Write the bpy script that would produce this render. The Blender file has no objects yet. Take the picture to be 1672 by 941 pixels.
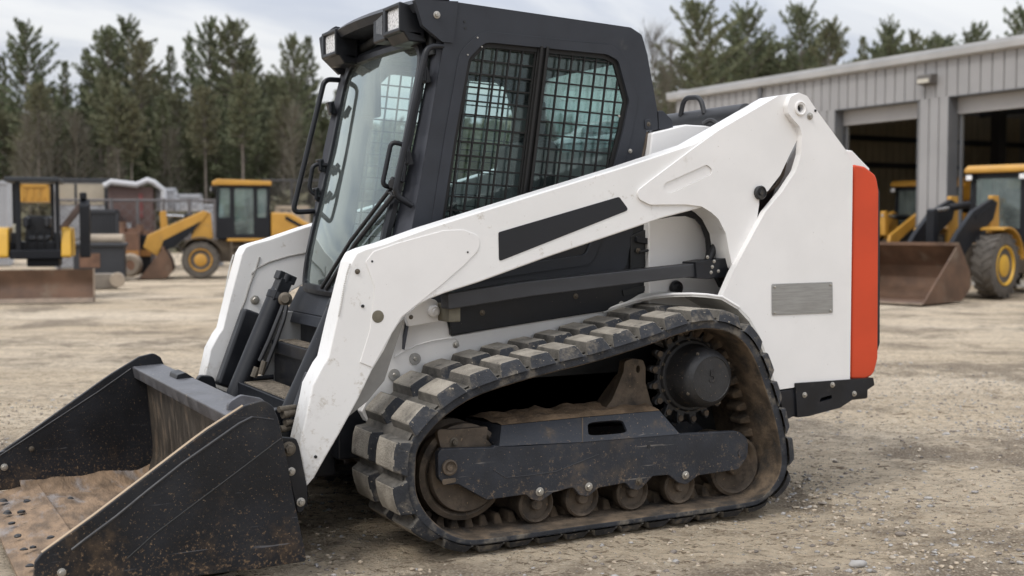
import bpy, bmesh, math, random
from mathutils import Vector, Matrix, noise
from mathutils.geometry import tessellate_polygon
R=math.radians
scene=bpy.context.scene
COL=scene.collection
# ------------------------------------------------------------------ camera
FPX,IW,IH,HOR,EYE=1970.,1672,941,370.,1.235
pitch=math.atan((IH/2-HOR)/FPX); yaw=R(61.6)
FW=Vector((math.cos(yaw)*math.cos(pitch),math.sin(yaw)*math.cos(pitch),-math.sin(pitch)))
RT=Vector((math.sin(yaw),-math.cos(yaw),0)); UP=RT.cross(FW)
AWAY=Vector((math.cos(yaw),math.sin(yaw),0))
CAM=Vector((-1.92485,-4.02189,EYE))
def ray(x,y): return FW+RT*((x-IW/2)/FPX)+UP*((IH/2-y)/FPX)
def onplane(x,y,ax,v):
    d=ray(x,y); t=(v-CAM[ax])/d[ax]; return CAM+d*t
def S(x,y,Y): return onplane(x,y,1,Y)
def G(x,y,z=0): return onplane(x,y,2,z)
def PX(x,y,v): return onplane(x,y,0,v)
cam=bpy.data.cameras.new('camera'); camo=bpy.data.objects.new('camera',cam); COL.objects.link(camo)
camo.location=CAM
camo.rotation_euler=Matrix((RT,UP,-FW)).transposed().to_euler()
cam.sensor_width=36; cam.lens=36*FPX/IW; cam.clip_end=3000; cam.clip_start=.05
cam.dof.use_dof=True; cam.dof.focus_distance=4.75; cam.dof.aperture_fstop=2.6
scene.camera=camo
# ------------------------------------------------------------------ mesh builder
def fillet(pts,scale=1.,n=5):
    """pts: (x,z) or (x,z,r) -> rounded outline"""
    out=[]; N=len(pts)
    for i,p in enumerate(pts):
        if len(p)<3 or p[2]<=0: out.append((p[0],p[1])); continue
        a=Vector(pts[i-1][:2]); b=Vector(p[:2]); c=Vector(pts[(i+1)%N][:2])
        u=(a-b); w=(c-b); lu,lw=u.length,w.length
        if lu<1e-6 or lw<1e-6: out.append((p[0],p[1])); continue
        u/=lu; w/=lw
        ang=math.acos(max(-1,min(1,u.dot(w))))
        if ang>3.1: out.append((p[0],p[1])); continue
        r=p[2]*scale; d=min(r/math.tan(ang/2),lu*.49,lw*.49)
        s=b+u*d; e=b+w*d
        for k in range(n+1):
            t=k/n; q=s*(1-t)**2+b*2*t*(1-t)+e*t*t; out.append((q.x,q.y))
    return out
def OL(px,Y,n=5,k=.0024):
    """pixel outline -> rounded (x,z) outline on the plane y=Y"""
    o=[]
    for p in px:
        q=S(p[0],p[1],Y); o.append((q.x,q.z)+((p[2]*k,) if len(p)>2 else ()))
    return fillet(o,1,n)
class MB:
    def __init__(s): s.v=[]; s.f=[]; s.m=[]
    def poly(s,pts,mat=0):
        b=len(s.v); s.v+=[tuple(p) for p in pts]; s.f.append(tuple(range(b,b+len(pts)))); s.m.append(mat)
    def slab(s,pts,vec,mat=0,holes=(),emat=None,capmat=None):
        vec=Vector(vec); loops=[[Vector(p) for p in pts]]+[[Vector(p) for p in h] for h in holes]
        tri=tessellate_polygon(loops); flat=[p for l in loops for p in l]; b=len(s.v); n=len(flat)
        s.v+=[tuple(p) for p in flat]+[tuple(p+vec) for p in flat]
        if emat is None: emat=mat
        if not holes:
            s.f.append(tuple(range(b,b+n))); s.m.append(mat); s.f.append(tuple(range(b+2*n-1,b+n-1,-1))); s.m.append(mat if capmat is None else capmat)
        else:
            for t in tri:
                s.f.append(tuple(b+i for i in t)); s.m.append(mat)
                s.f.append(tuple(b+n+i for i in reversed(t))); s.m.append(mat if capmat is None else capmat)
        o=0
        for l in loops:
            k=len(l)
            for i in range(k):
                j=(i+1)%k; s.f.append((b+o+i,b+o+j,b+n+o+j,b+n+o+i)); s.m.append(emat)
            o+=k
    def prism(s,ol,y0,y1,mat=0,holes=(),emat=None):
        s.slab([(x,y0,z) for x,z in ol],(0,y1-y0,0),mat,[[(x,y0,z) for x,z in h] for h in holes],emat)
    def xprism(s,ol,x0,x1,mat=0,holes=()):
        s.slab([(x0,y,z) for y,z in ol],(x1-x0,0,0),mat,[[(x0,y,z) for y,z in h] for h in holes])
    def box(s,x0,x1,y0,y1,z0,z1,mat=0):
        s.slab([(x0,y0,z0),(x1,y0,z0),(x1,y0,z1),(x0,y0,z1)],(0,y1-y0,0),mat)
    def obox(s,c,a,b,d,mat=0):
        c,a,b,d=Vector(c),Vector(a),Vector(b),Vector(d)
        s.slab([c-a-b-d,c+a-b-d,c+a+b-d,c-a+b-d],d*2,mat)
    def bar(s,p,q,w,h,mat=0,ref=(0,0,1)):
        p,q=Vector(p),Vector(q); t=q-p; L=t.length
        if L<1e-6: return
        t/=L; r=Vector(ref); a=t.cross(r)
        if a.length<1e-3: a=t.cross(Vector((0,1,0)))
        a.normalize(); b=a.cross(t)
        s.obox((p+q)/2,t*L/2,a*w/2,b*h/2,mat)
    def tube(s,pts,r,seg=10,mat=0,caps=True):
        pts=[Vector(p) for p in pts]; n=len(pts)
        rs=r if isinstance(r,(list,tuple)) else [r]*n
        t0=(pts[1]-pts[0]).normalized(); a=t0.orthogonal().normalized(); b0=len(s.v)
        for i,p in enumerate(pts):
            t=(pts[min(i+1,n-1)]-pts[max(i-1,0)]).normalized()
            a=(a-t*a.dot(t)).normalized(); c=t.cross(a)
            for k in range(seg):
                an=2*math.pi*k/seg; s.v.append(tuple(p+(a*math.cos(an)+c*math.sin(an))*rs[i]))
        for i in range(n-1):
            for k in range(seg):
                j=(k+1)%seg; q=b0+i*seg; s.f.append((q+k,q+j,q+seg+j,q+seg+k)); s.m.append(mat)
        if caps:
            s.f.append(tuple(range(b0+seg-1,b0-1,-1))); s.m.append(mat)
            q=b0+(n-1)*seg; s.f.append(tuple(range(q,q+seg))); s.m.append(mat)
    def rtube(s,pts,r,bend=.04,seg=10,mat=0,n=6):
        """tube with rounded bends"""
        P=[Vector(p) for p in pts]; o=[P[0]]
        for i in range(1,len(P)-1):
            u=(P[i-1]-P[i]); w=(P[i+1]-P[i]); d=min(bend,u.length*.49,w.length*.49)
            a=P[i]+u.normalized()*d; e=P[i]+w.normalized()*d
            for k in range(n+1):
                t=k/n; o.append(a*(1-t)**2+P[i]*2*t*(1-t)+e*t*t)
        o.append(P[-1]); s.tube(o,r,seg,mat)
    def lathe(s,prof,org,axis,seg=24,mat=0,mats=None,caps=True):
        org=Vector(org); ax=Vector(axis).normalized(); a=ax.orthogonal().normalized(); c=ax.cross(a); b0=len(s.v); n=len(prof)
        for r,h in prof:
            for k in range(seg):
                an=2*math.pi*k/seg; s.v.append(tuple(org+ax*h+(a*math.cos(an)+c*math.sin(an))*max(r,1e-4)))
        for i in range(n-1):
            for k in range(seg):
                j=(k+1)%seg; q=b0+i*seg; s.f.append((q+k,q+j,q+seg+j,q+seg+k)); s.m.append(mats[i] if mats else mat)
        if caps:
            s.f.append(tuple(range(b0+seg-1,b0-1,-1))); s.m.append(mats[0] if mats else mat)
            q=b0+(n-1)*seg; s.f.append(tuple(range(q,q+seg))); s.m.append(mats[-1] if mats else mat)
    def cyl(s,p,q,r,seg=20,mat=0):
        p,q=Vector(p),Vector(q); s.lathe([(r,0),(r,(q-p).length)],p,q-p,seg,mat)
    def build(s,name,mats,parent=None,off=None,bevel=0,smooth=38,seg=2,label=None,kind=None,weld=False):
        me=bpy.data.meshes.new(name); me.from_pydata(s.v,[],s.f)
        mats=mats if isinstance(mats,(list,tuple)) else [mats]
        for m in mats: me.materials.append(m)
        me.polygons.foreach_set('material_index',s.m)
        bm=bmesh.new(); bm.from_mesh(me)
        if weld: bmesh.ops.remove_doubles(bm,verts=bm.verts,dist=.0004)
        bmesh.ops.recalc_face_normals(bm,faces=bm.faces); bm.to_mesh(me); bm.free()
        if smooth:
            me.polygons.foreach_set('use_smooth',[True]*len(me.polygons)); me.set_sharp_from_angle(angle=R(smooth))
        o=bpy.data.objects.new(name,me); COL.objects.link(o)
        if bevel:
            b=o.modifiers.new('bevel','BEVEL'); b.width=bevel; b.segments=seg; b.limit_method='ANGLE'; b.angle_limit=R(40); b.harden_normals=True
        if parent is not None:
            o.parent=parent
            if off is None and parent.type=='EMPTY': off=-parent.location
        if off is not None: o.location=off
        if label: o['label']=label
        if kind: o['kind']=kind
        return o
def tag(o,label=None,cat=None,group=None,kind=None):
    for k,v in (('label',label),('category',cat),('group',group),('kind',kind)):
        if v: o[k]=v
    return o
def empty(name,loc,label,cat,group=None,rz=0):
    e=bpy.data.objects.new(name,None); COL.objects.link(e); e.location=loc; e.rotation_euler=(0,0,rz); e.empty_display_size=.3
    return tag(e,label,cat,group)
def kids(o): return [c for c in COL.objects if c.parent==o]
def copy_tree(o,parent=None):
    c=o.copy(); COL.objects.link(c); c.parent=parent
    for ch in kids(o): copy_tree(ch,c)
    return c
def mirrored(o,yc):
    """copy of a part (mesh in world coordinates) and its sub-parts on the far side of the machine"""
    c=copy_tree(o,o.parent); p=o.parent.location
    c.scale=(1,-1,1); c.location=(o.location.x,2*yc-p.y,o.location.z)
    return c
# ------------------------------------------------------------------ materials
def nd(nt,t,loc=None,**kw):
    n=nt.nodes.new(t)
    for k,v in kw.items(): setattr(n,k,v)
    return n
def mix(nt,fac,a,b,mode='MIX'):
    n=nd(nt,'ShaderNodeMix',data_type='RGBA',blend_type=mode)
    for i,v in ((0,fac),(6,a),(7,b)):
        if isinstance(v,(int,float)): n.inputs[i].default_value=v
        elif isinstance(v,(tuple,list)): n.inputs[i].default_value=(*v[:3],1)
        else: nt.links.new(v,n.inputs[i])
    return n.outputs[2]
def ramp(nt,v,a,b,lo=0.,hi=1.):
    n=nd(nt,'ShaderNodeMapRange',interpolation_type='SMOOTHSTEP'); n.inputs[1].default_value=a; n.inputs[2].default_value=b; n.inputs[3].default_value=lo; n.inputs[4].default_value=hi
    nt.links.new(v,n.inputs[0]); return n.outputs[0]
def tnoise(nt,vec,scale,detail=5,rough=.55,dist=0):
    n=nd(nt,'ShaderNodeTexNoise'); n.inputs['Scale'].default_value=scale; n.inputs['Detail'].default_value=detail; n.inputs['Roughness'].default_value=rough; n.inputs['Distortion'].default_value=dist
    nt.links.new(vec,n.inputs['Vector']); return n.outputs[0]
def mmul(nt,a,b,op='MULTIPLY'):
    n=nd(nt,'ShaderNodeMath',operation=op)
    for i,v in enumerate((a,b)):
        if isinstance(v,(int,float)): n.inputs[i].default_value=v
        else: nt.links.new(v,n.inputs[i])
    return n.outputs[0]
def newmat(name):
    m=bpy.data.materials.new(name); m.use_nodes=True; nt=m.node_tree; nt.nodes.clear()
    o=nd(nt,'ShaderNodeOutputMaterial'); p=nd(nt,'ShaderNodeBsdfPrincipled'); nt.links.new(p.outputs[0],o.inputs[0])
    tc=nd(nt,'ShaderNodeTexCoord'); return m,nt,p,tc.outputs['Object'],o
def mat(name,col,rough=.5,metal=0,var=.12,vs=5,dirt=None,spots=None,low=None,bump=0,bs=60,stretch=None,coat=0,spec=.5,scr=None):
    """dirt=(colour,amount 0-1,scale); spots=(colour,amount,scale) sharp flecks; low=(colour,z0,z1,strength) splashed mud"""
    m,nt,p,vec,o=newmat(name)
    if stretch:
        mp=nd(nt,'ShaderNodeMapping'); mp.inputs['Scale'].default_value=stretch; nt.links.new(vec,mp.inputs[0]); svec=mp.outputs[0]
    else: svec=vec
    n1=tnoise(nt,svec,vs,6)
    c=mix(nt,ramp(nt,n1,.3,.7),tuple(x*(1-var) for x in col),tuple(min(1,x*(1+var)) for x in col))
    rg=ramp(nt,n1,.3,.7,rough-.07,min(1,rough+.07))
    if dirt:
        f=ramp(nt,tnoise(nt,svec,dirt[2],9,.65),.72-dirt[1]*.5,.86-dirt[1]*.4)
        c=mix(nt,mmul(nt,f,.8),c,dirt[0]); rg=mmul(nt,rg,mmul(nt,f,.25),'ADD')
    if low:
        sx=nd(nt,'ShaderNodeSeparateXYZ'); nt.links.new(vec,sx.inputs[0])
        f=ramp(nt,sx.outputs[2],low[1],low[2],.16*low[3],0)
        q=mmul(nt,tnoise(nt,vec,low[4] if len(low)>4 else 42,8,.74),f,'ADD')
        c=mix(nt,ramp(nt,q,.60,.70,0,.9),c,low[0]); c=mix(nt,ramp(nt,mmul(nt,tnoise(nt,vec,6,6,.7),mmul(nt,f,1.2),'ADD'),.58,.82,0,.55),c,tuple(v*.75 for v in low[0]))
    if scr:
        mp=nd(nt,'ShaderNodeMapping'); mp.inputs['Rotation'].default_value=(.3,.9,.2); mp.inputs['Scale'].default_value=(3,3,55); nt.links.new(vec,mp.inputs[0])
        f=mmul(nt,ramp(nt,tnoise(nt,mp.outputs[0],1.3,3,.5,.5),.66,.70),ramp(nt,tnoise(nt,vec,4,3),.48,.6)); c=mix(nt,mmul(nt,f,scr[1]),c,scr[0])
    if spots:
        f=ramp(nt,tnoise(nt,vec,spots[2],3,.6),.80-spots[1]*.3,.83-spots[1]*.3)
        c=mix(nt,f,c,spots[0])
    nt.links.new(c,p.inputs['Base Color']); nt.links.new(rg,p.inputs['Roughness'])
    p.inputs['Metallic'].default_value=metal; p.inputs['Specular IOR Level'].default_value=spec
    if coat: p.inputs['Coat Weight'].default_value=coat; p.inputs['Coat Roughness'].default_value=.2
    if bump:
        b=nd(nt,'ShaderNodeBump'); b.inputs['Strength'].default_value=bump; b.inputs['Distance'].default_value=.01
        nt.links.new(tnoise(nt,svec,bs,6,.6),b.inputs['Height']); nt.links.new(b.outputs[0],p.inputs['Normal'])
    return m
def glassmat(name,tint,refl=.9,density=.0,dust_sheen=0.0):
    m,nt,p,vec,o=newmat(name); nt.nodes.remove(p)
    t=nd(nt,'ShaderNodeBsdfTransparent'); t.inputs[0].default_value=(*tint,1)
    g=nd(nt,'ShaderNodeBsdfGlossy'); g.inputs['Roughness'].default_value=.03; g.inputs[0].default_value=(.90,1,.97,1)
    fr=nd(nt,'ShaderNodeFresnel'); fr.inputs[0].default_value=1.52
    ms=nd(nt,'ShaderNodeMixShader'); nt.links.new(mmul(nt,fr.outputs[0],refl),ms.inputs[0]); nt.links.new(t.outputs[0],ms.inputs[1]); nt.links.new(g.outputs[0],ms.inputs[2])
    out=ms.outputs[0]
    if dust_sheen:
        d=nd(nt,'ShaderNodeBsdfDiffuse'); d.inputs[0].default_value=(.58,.66,.64,1)  # pale diffuse layer paints a bright sky reflection onto the glass
        m2=nd(nt,'ShaderNodeMixShader'); nt.links.new(ramp(nt,tnoise(nt,vec,3.5,6,.6),.2,.9,dust_sheen*.4,dust_sheen*1.6),m2.inputs[0]); nt.links.new(out,m2.inputs[1]); nt.links.new(d.outputs[0],m2.inputs[2]); out=m2.outputs[0]
    nt.links.new(out,o.inputs[0]); return m
MUD=(.24,.165,.10)
M={}
M['white']=mat('white_paint',(.79,.775,.755),.38,0,.035,3,dirt=((.56,.52,.46),.16,5),spots=((.25,.20,.15),.20,75),bump=.03,bs=150)
M['whitearm']=mat('white_arm_paint',(.78,.77,.75),.38,0,.03,3,dirt=((.60,.56,.50),.16,4),spots=((.30,.25,.19),.13,70),low=((.56,.525,.47),.30,.80,.80,16),bump=.03,bs=150)
M['whitein']=mat('white_paint_inner',(.62,.61,.58),.5,0,.08,5,dirt=((.36,.33,.29),.30,6))  # duller, blotchy white for the fender underside, liners and nose
M['grey']=mat('grey_primer_plate',(.30,.29,.27),.55,0,.15,8,dirt=(MUD,.2,9))
M['char']=mat('charcoal_cab_paint',(.026,.029,.036),.50,0,.14,7,dirt=((.085,.08,.075),.16,6),spots=((.25,.23,.20),.16,150),bump=.12,bs=420,spec=.35)
M['charlt']=mat('charcoal_lit_pillar',(.052,.055,.066),.42,0,.08,7,bump=.08,bs=420,spec=.45)  # cab charcoal lightened: brightness of the forward-facing pillar strips put into the colour
M['black']=mat('black_steel',(.010,.011,.014),.38,0,.2,9,dirt=((.055,.047,.038),.22,7),spots=((.25,.20,.15),.24,90),bump=.05,bs=200,spec=.36)
M['hose']=mat('black_rubber_hose',(.022,.022,.024),.55,0,.2,20,dirt=((.12,.10,.08),.15,30))
M['link']=mat('dark_grey_link',(.040,.041,.045),.5,0,.12,6,spec=.4,spots=((.2,.17,.14),.16,80),dirt=((.13,.12,.11),.12,9),stretch=(1,1,4))
M['frame']=mat('undercarriage_paint',(.026,.029,.036),.5,0,.2,8,dirt=((.11,.085,.06),.30,8),spots=((.23,.165,.11),.42,95),low=((.15,.112,.078),.04,.46,.62,46),bump=.2,bs=90,spec=.35,scr=((.22,.2,.18),.7))
M['mud']=mat('caked_mud',(.20,.135,.08),.95,0,.35,14,dirt=((.10,.075,.055),.35,22),bump=.9,bs=70)
M['rust']=mat('rusty_dirty_steel',(.105,.080,.057),.7,.15,.35,12,dirt=((.035,.032,.030),.42,9),spots=((.28,.19,.115),.42,60),bump=.3,bs=80)
M['iron']=mat('dirty_cast_iron',(.026,.026,.027),.5,.1,.25,10,dirt=((.10,.078,.055),.32,12),spots=((.28,.21,.15),.42,90),bump=.2,bs=110)
M['rubber']=mat('track_rubber',(.034,.036,.041),.78,0,.25,12,dirt=((.20,.175,.14),.46,11),spots=((.30,.26,.20),.44,80),bump=.45,bs=80,spec=.25)
M['dust_sheen']=mat('dusty_rubber_tread',(.345,.312,.262),.95,0,.26,9,dirt=((.12,.112,.10),.38,16),spots=((.09,.085,.075),.40,110),bump=1.0,bs=110,spec=.15)
M['dust_sheen2']=mat('dusty_rubber_groove',(.12,.11,.095),.95,0,.3,20,dirt=((.05,.05,.05),.35,22),bump=.6,bs=110)
M['inner']=mat('muddy_track_inside',(.105,.076,.05),.92,0,.5,12,dirt=((.028,.026,.024),.52,9),spots=((.30,.2,.12),.22,60),bump=.6,bs=70)
M['bucket']=mat('bucket_black_steel',(.011,.012,.015),.46,.0,.3,5,dirt=((.034,.031,.028),.28,5),spots=((.20,.14,.09),.45,150),low=((.16,.105,.062),-.02,.36,.58,75),bump=.14,bs=110,spec=.33,scr=((.13,.13,.14),.7))
M['bucketin']=mat('bucket_worn_steel',(.075,.064,.052),.5,.3,.3,6,dirt=((.16,.115,.075),.42,6),spots=((.26,.20,.14),.36,60),bump=.3,bs=60,stretch=(1,3,1))
M['floor_mud']=mat('bucket_floor_mud',(.215,.145,.09),.85,0,.4,7,dirt=((.27,.25,.24),.44,4.2),spots=((.11,.08,.05),.40,26),bump=1.0,bs=22,stretch=(2.6,1,1))
M['steel']=mat('worn_steel',(.17,.165,.16),.38,.7,.2,9,dirt=((.12,.10,.08),.25,10),spots=((.3,.28,.25),.2,70))
M['beam']=mat('worn_bucket_beam',(.12,.12,.13),.42,.4,.25,9,dirt=((.16,.14,.12),.3,10),spots=((.42,.38,.33),.42,70),bump=.15,bs=80,stretch=(1,1,1))
M['plate']=mat('brushed_nameplate',(.36,.36,.35),.42,.75,.12,12,stretch=(1,1,14))
M['bolt']=mat('zinc_bolt',(.42,.40,.36),.42,.8,.2,60,dirt=((.16,.12,.08),.3,60))
M['boltd']=mat('dirty_bolt',(.13,.11,.085),.6,.5,.2,60,dirt=((.10,.07,.05),.3,60))
M['brown']=mat('oily_brown_port',(.135,.12,.085),.6,0,.2,30)
M['orange']=mat('orange_red_paint',(.58,.066,.022),.5,0,.06,4,spec=.3,spots=((.25,.05,.03),.16,60),dirt=((.38,.06,.03),.1,5),bump=.04,bs=160)
M['decal']=mat('matt_black_decal',(.016,.017,.020),.5,0,.06,5,spec=.35)
M['mesh']=mat('black_window_mesh',(.014,.0135,.013),.55,0,.1,20,spec=.3,spots=((.2,.17,.13),.05,90))
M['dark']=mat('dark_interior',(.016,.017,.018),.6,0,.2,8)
M['seat']=mat('seat_vinyl',(.022,.023,.026),.5,0,.15,10)
M['grip']=mat('grip_strip',(.30,.25,.19),.85,.1,.3,40,dirt=((.06,.05,.045),.3,50),bump=.6,bs=90)
M['lens']=mat('lamp_lens',(.9,.9,.9),.3,.1,.25,90,bump=.8,bs=140)
M['glass']=glassmat('cab_glass',(.875,.935,.928),.8,dust_sheen=.015)
M['glassw']=glassmat('windscreen_glass',(.80,.93,.905),2.0,dust_sheen=.09)  # pale layer here brightens the windscreen like reflected sky
# hexagonal bolt shared by every fixing
def boltmesh():
    b=MB(); b.lathe([(1.0,0),(1.0,.18),(.9,.22)],(0,0,0),(0,-1,0),20); b.lathe([(.66,.2),(.66,.75),(.56,.85)],(0,0,0),(0,-1,0),6); b.lathe([(.3,.84),(.3,.95)],(0,0,0),(0,-1,0),10)
    return b
_bm=None
def bolt(parent,p,r=.016,m='bolt',d=(0,-1,0)):
    global _bm
    if _bm is None: _bm={}
    if m not in _bm:
        o=boltmesh().build('bolt',M[m],smooth=30); _bm[m]=o.data; COL.objects.unlink(o); bpy.data.objects.remove(o)
    o=bpy.data.objects.new('bolt',_bm[m]); COL.objects.link(o); o.scale=(r,r,r)
    o.rotation_euler=Vector((0,-1,0)).rotation_difference(Vector(d)).to_euler()
    o.parent=parent; o.location=Vector(p)+(-parent.location if parent.type=='EMPTY' else Vector())
    return o
# ================================================================== TRACK LOADER
YC=.95
def mir(y): return 2*YC-y
TL=empty('compact_track_loader',(.65,YC,0),'white compact track loader with dark cab, rubber tracks and a black bucket','track loader')
# ---- rubber tracks
def P2(px,Y=0): q=S(px[0],px[1],Y); return Vector((q.x,q.z))
inner=[P2(p) for p in ((680,751),(683,735),(694,716),(723,684),(768,653),(823,632),(895,611),(960,595),(1004,582),(1063,563),(1111,546),(1147,538),(1178,540),(1202,550),(1221,568),(1238,602),(1255,653),(1267,693),(1275,740),(1274,768),(1264,790))]
inner+=[Vector(p) for p in ((1.475,.070),(1.40,.057),(1.2,.055),(.95,.055),(.7,.055),(.45,.055),(.25,.055),(.12,.056),(.055,.064),(-.01,.090),(-.075,.140),(-.125,.205),(-.150,.275))]
def closed_curve(pts,n):
    N=len(pts); d=[]
    for i in range(N):
        p0,p1,p2,p3=pts[i-1],pts[i],pts[(i+1)%N],pts[(i+2)%N]
        for k in range(16):
            t=k/16; d.append(.5*((2*p1)+(p2-p0)*t+(2*p0-5*p1+4*p2-p3)*t*t+(3*p1-p0-3*p2+p3)*t**3))
    for _ in range(14): d=[(d[i-1]+d[i]*2+d[(i+1)%len(d)])/4 for i in range(len(d))]
    L=[0]
    for i in range(len(d)): L.append(L[-1]+(d[(i+1)%len(d)]-d[i]).length)
    tot=L[-1]; out=[]; j=0
    for k in range(n):
        s=tot*k/n
        while L[j+1]<s: j+=1
        f=(s-L[j])/max(1e-9,L[j+1]-L[j]); out.append(d[j].lerp(d[(j+1)%len(d)],f))
    return out,tot
NT=480
loop,LT=closed_curve(inner,NT)
area=sum(loop[i].x*loop[(i+1)%NT].y-loop[(i+1)%NT].x*loop[i].y for i in range(NT))
nrm=[]
for i in range(NT):
    t=(loop[(i+3)%NT]-loop[i-3]).normalized(); n=Vector((t.y,-t.x)); nrm.append(n if area>0 else -n)
def at(s,h):
    u=(s/LT*NT)%NT; i=int(u); f=u-i
    p=loop[i].lerp(loop[(i+1)%NT],f); n=nrm[i].lerp(nrm[(i+1)%NT],f).normalized()
    k=max(0,min(1,(-n.y-.55)/.4)); k=k*k*(3-2*k)
    if h>0: h*=1-.33*k
    q=p+n*h
    return q
TW=.45
def track_mesh():
    rnd=random.Random(3); b=MB(); N=240
    B=.040
    for i in range(N):
        s0,s1=LT*i/N,LT*(i+1)/N
        a0,a1,c0,c1=at(s0,0),at(s1,0),at(s0,B),at(s1,B)
        b.poly([(a0.x,0,a0.y),(a1.x,0,a1.y),(c1.x,0,c1.y),(c0.x,0,c0.y)],0)
        b.poly([(a0.x,TW,a0.y),(a1.x,TW,a1.y),(c1.x,TW,c1.y),(c0.x,TW,c0.y)],0)
        b.poly([(c0.x,0,c0.y),(c1.x,0,c1.y),(c1.x,TW,c1.y),(c0.x,TW,c0.y)],1)
        b.poly([(a0.x,0,a0.y),(a1.x,0,a1.y),(a1.x,TW,a1.y),(a0.x,TW,a0.y)],3)
    K=33; pt=LT/K
    # outer tread blocks, two rows
    for k in range(K):
        for row,(ya,yb) in enumerate(((-.012,.206),(.244,TW+.012))):
            s=k*pt+rnd.uniform(-.002,.002); hb=pt*.445; ht=pt*.315; top=.087+rnd.uniform(-.004,.001); n=4
            ta,tb=(ya+.024,yb-.020) if row==0 else (ya+.020,yb-.024)
            base=[];tops=[]
            for j in range(n+1):
                f=2*j/n-1
                q=at(s+f*hb,B-.002); base.append(q); q=at(s+f*ht,top); tops.append(q)
            for j in range(n):
                q0,q1,u0,u1=base[j],base[j+1],tops[j],tops[j+1]
                b.poly([(u0.x,ta,u0.y),(u1.x,ta,u1.y),(u1.x,tb,u1.y),(u0.x,tb,u0.y)],2)
                b.poly([(q0.x,ya,q0.y),(q1.x,ya,q1.y),(u1.x,ta,u1.y),(u0.x,ta,u0.y)],0)
                b.poly([(q0.x,yb,q0.y),(q1.x,yb,q1.y),(u1.x,tb,u1.y),(u0.x,tb,u0.y)],0)
            for e in (0,n):
                q,u=base[e],tops[e]
                b.poly([(q.x,ya,q.y),(q.x,yb,q.y),(u.x,tb,u.y),(u.x,ta,u.y)],1)
        # low web between the blocks
        q0,q1=at(k*pt+pt*.5-.012,B+.008),at(k*pt+pt*.5+.012,B+.008); r0,r1=at(k*pt+pt*.5-.03,B-.002),at(k*pt+pt*.5+.03,B-.002)
        b.poly([(q0.x,.012,q0.y),(q1.x,.012,q1.y),(q1.x,TW-.012,q1.y),(q0.x,TW-.012,q0.y)],1)
        b.poly([(r0.x,.012,r0.y),(r0.x,TW-.012,r0.y),(q0.x,TW-.012,q0.y),(q0.x,.012,q0.y)],1)
        b.poly([(r1.x,.012,r1.y),(r1.x,TW-.012,r1.y),(q1.x,TW-.012,q1.y),(q1.x,.012,q1.y)],1)
    # drive teeth along the middle of the inside
    K2=66; p2=LT/K2
    for k in range(K2):
        s=k*p2
        ba=[at(s-.021,.002),at(s+.021,.002)]; ta=[at(s-.012,-.040),at(s+.012,-.040)]
        y0,y1=.175,.285; z0,z1=.19,.27
        A=[(ba[0].x,y0,ba[0].y),(ba[1].x,y0,ba[1].y),(ba[1].x,y1,ba[1].y),(ba[0].x,y1,ba[0].y)]
        T=[(ta[0].x,z0,ta[0].y),(ta[1].x,z0,ta[1].y),(ta[1].x,z1,ta[1].y),(ta[0].x,z1,ta[0].y)]
        b.poly(T,3)
        for i in range(4): j=(i+1)%4; b.poly([A[i],A[j],T[j],T[i]],3)
    return b
near=[]
trk=track_mesh().build('rubber_track',[M['rubber'],M['dust_sheen2'],M['dust_sheen'],M['inner']],TL,bevel=.009,smooth=40,weld=True,seg=3)
near.append(trk)
# ---- wheels
def roller(name,c,r,ya,yb,matn='rust',dish=.02):
    b=MB(); w=yb-ya
    b.lathe([(r*.25,-.004),(r*.30,.0),(r*.32,dish),(r*.78,dish),(r*.86,.004),(r*.90,0),(r,.008),(r,.05),(r*.82,.07),(r*.82,w-.07),(r,w-.05),(r,w-.008),(r*.9,w),(r*.3,w)],(c.x,ya,c.z),(0,1,0),40)
    return b.build(name,M[matn],TL)
for px,py in ((873,0),(948,0),(1030,0),(1107,0)):
    q=S(px,790,.12); c=Vector((q.x,0,.055+.078)); near.append(roller('road_roller',c,.078,.10,.36))
ci=S(738,762,.20); idl=roller('idler_wheel',Vector((ci.x+.02,0,ci.z-.012)),.188,.13,.33,'rust',.03); near.append(idl)
b=MB(); b.lathe([(.05,0),(.147,.004),(.152,.012),(.152,.03),(.05,.035)],(ci.x+.02,.105,ci.z-.012),(0,1,0),44); b.build('idler_dish',M['rust'],idl,off=Vector())
cr=S(1183,738,.20); near.append(roller('rear_idler',Vector((cr.x,0,.055+.132)),.132,.12,.34,'rust',.03))
# ---- sprocket
sp=S(1128,613,.20); b=MB(); NT_=17; ol=[]
for k in range(NT_):
    for f,r in ((-.5,.172),(-.32,.170),(-.20,.196),(-.12,.214),(0,.218),(.12,.214),(.20,.196),(.32,.170)):
        a=2*math.pi*(k+f)/NT_; ol.append((sp.x+r*math.cos(a),sp.z+r*math.sin(a)))
hole=[(sp.x+.05*math.cos(a*math.pi/10),sp.z+.05*math.sin(a*math.pi/10)) for a in range(20)]
b.prism(ol,.205,.235,0); b.lathe([(.152,0),(.158,.012),(.158,.03)],(sp.x,.19,sp.z),(0,1,0),40)
spr=b.build('drive_sprocket',M['iron'],TL,bevel=.004); near.append(spr)
for k in range(NT_):
    a=2*math.pi*(k+.5)/NT_; bolt(spr,(sp.x+.150*math.cos(a),.190 if 0 else .204,sp.z+.150*math.sin(a)*1.0),.0125,'boltd')
for k in range(NT_):
    a=2*math.pi*k/NT_; b=MB(); b.cyl((sp.x+.192*math.cos(a),.197,sp.z+.192*math.sin(a)),(sp.x+.192*math.cos(a),.245,sp.z+.192*math.sin(a)),.013,12); b.build('drive_pin',M['rust'],spr,off=Vector())
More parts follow.
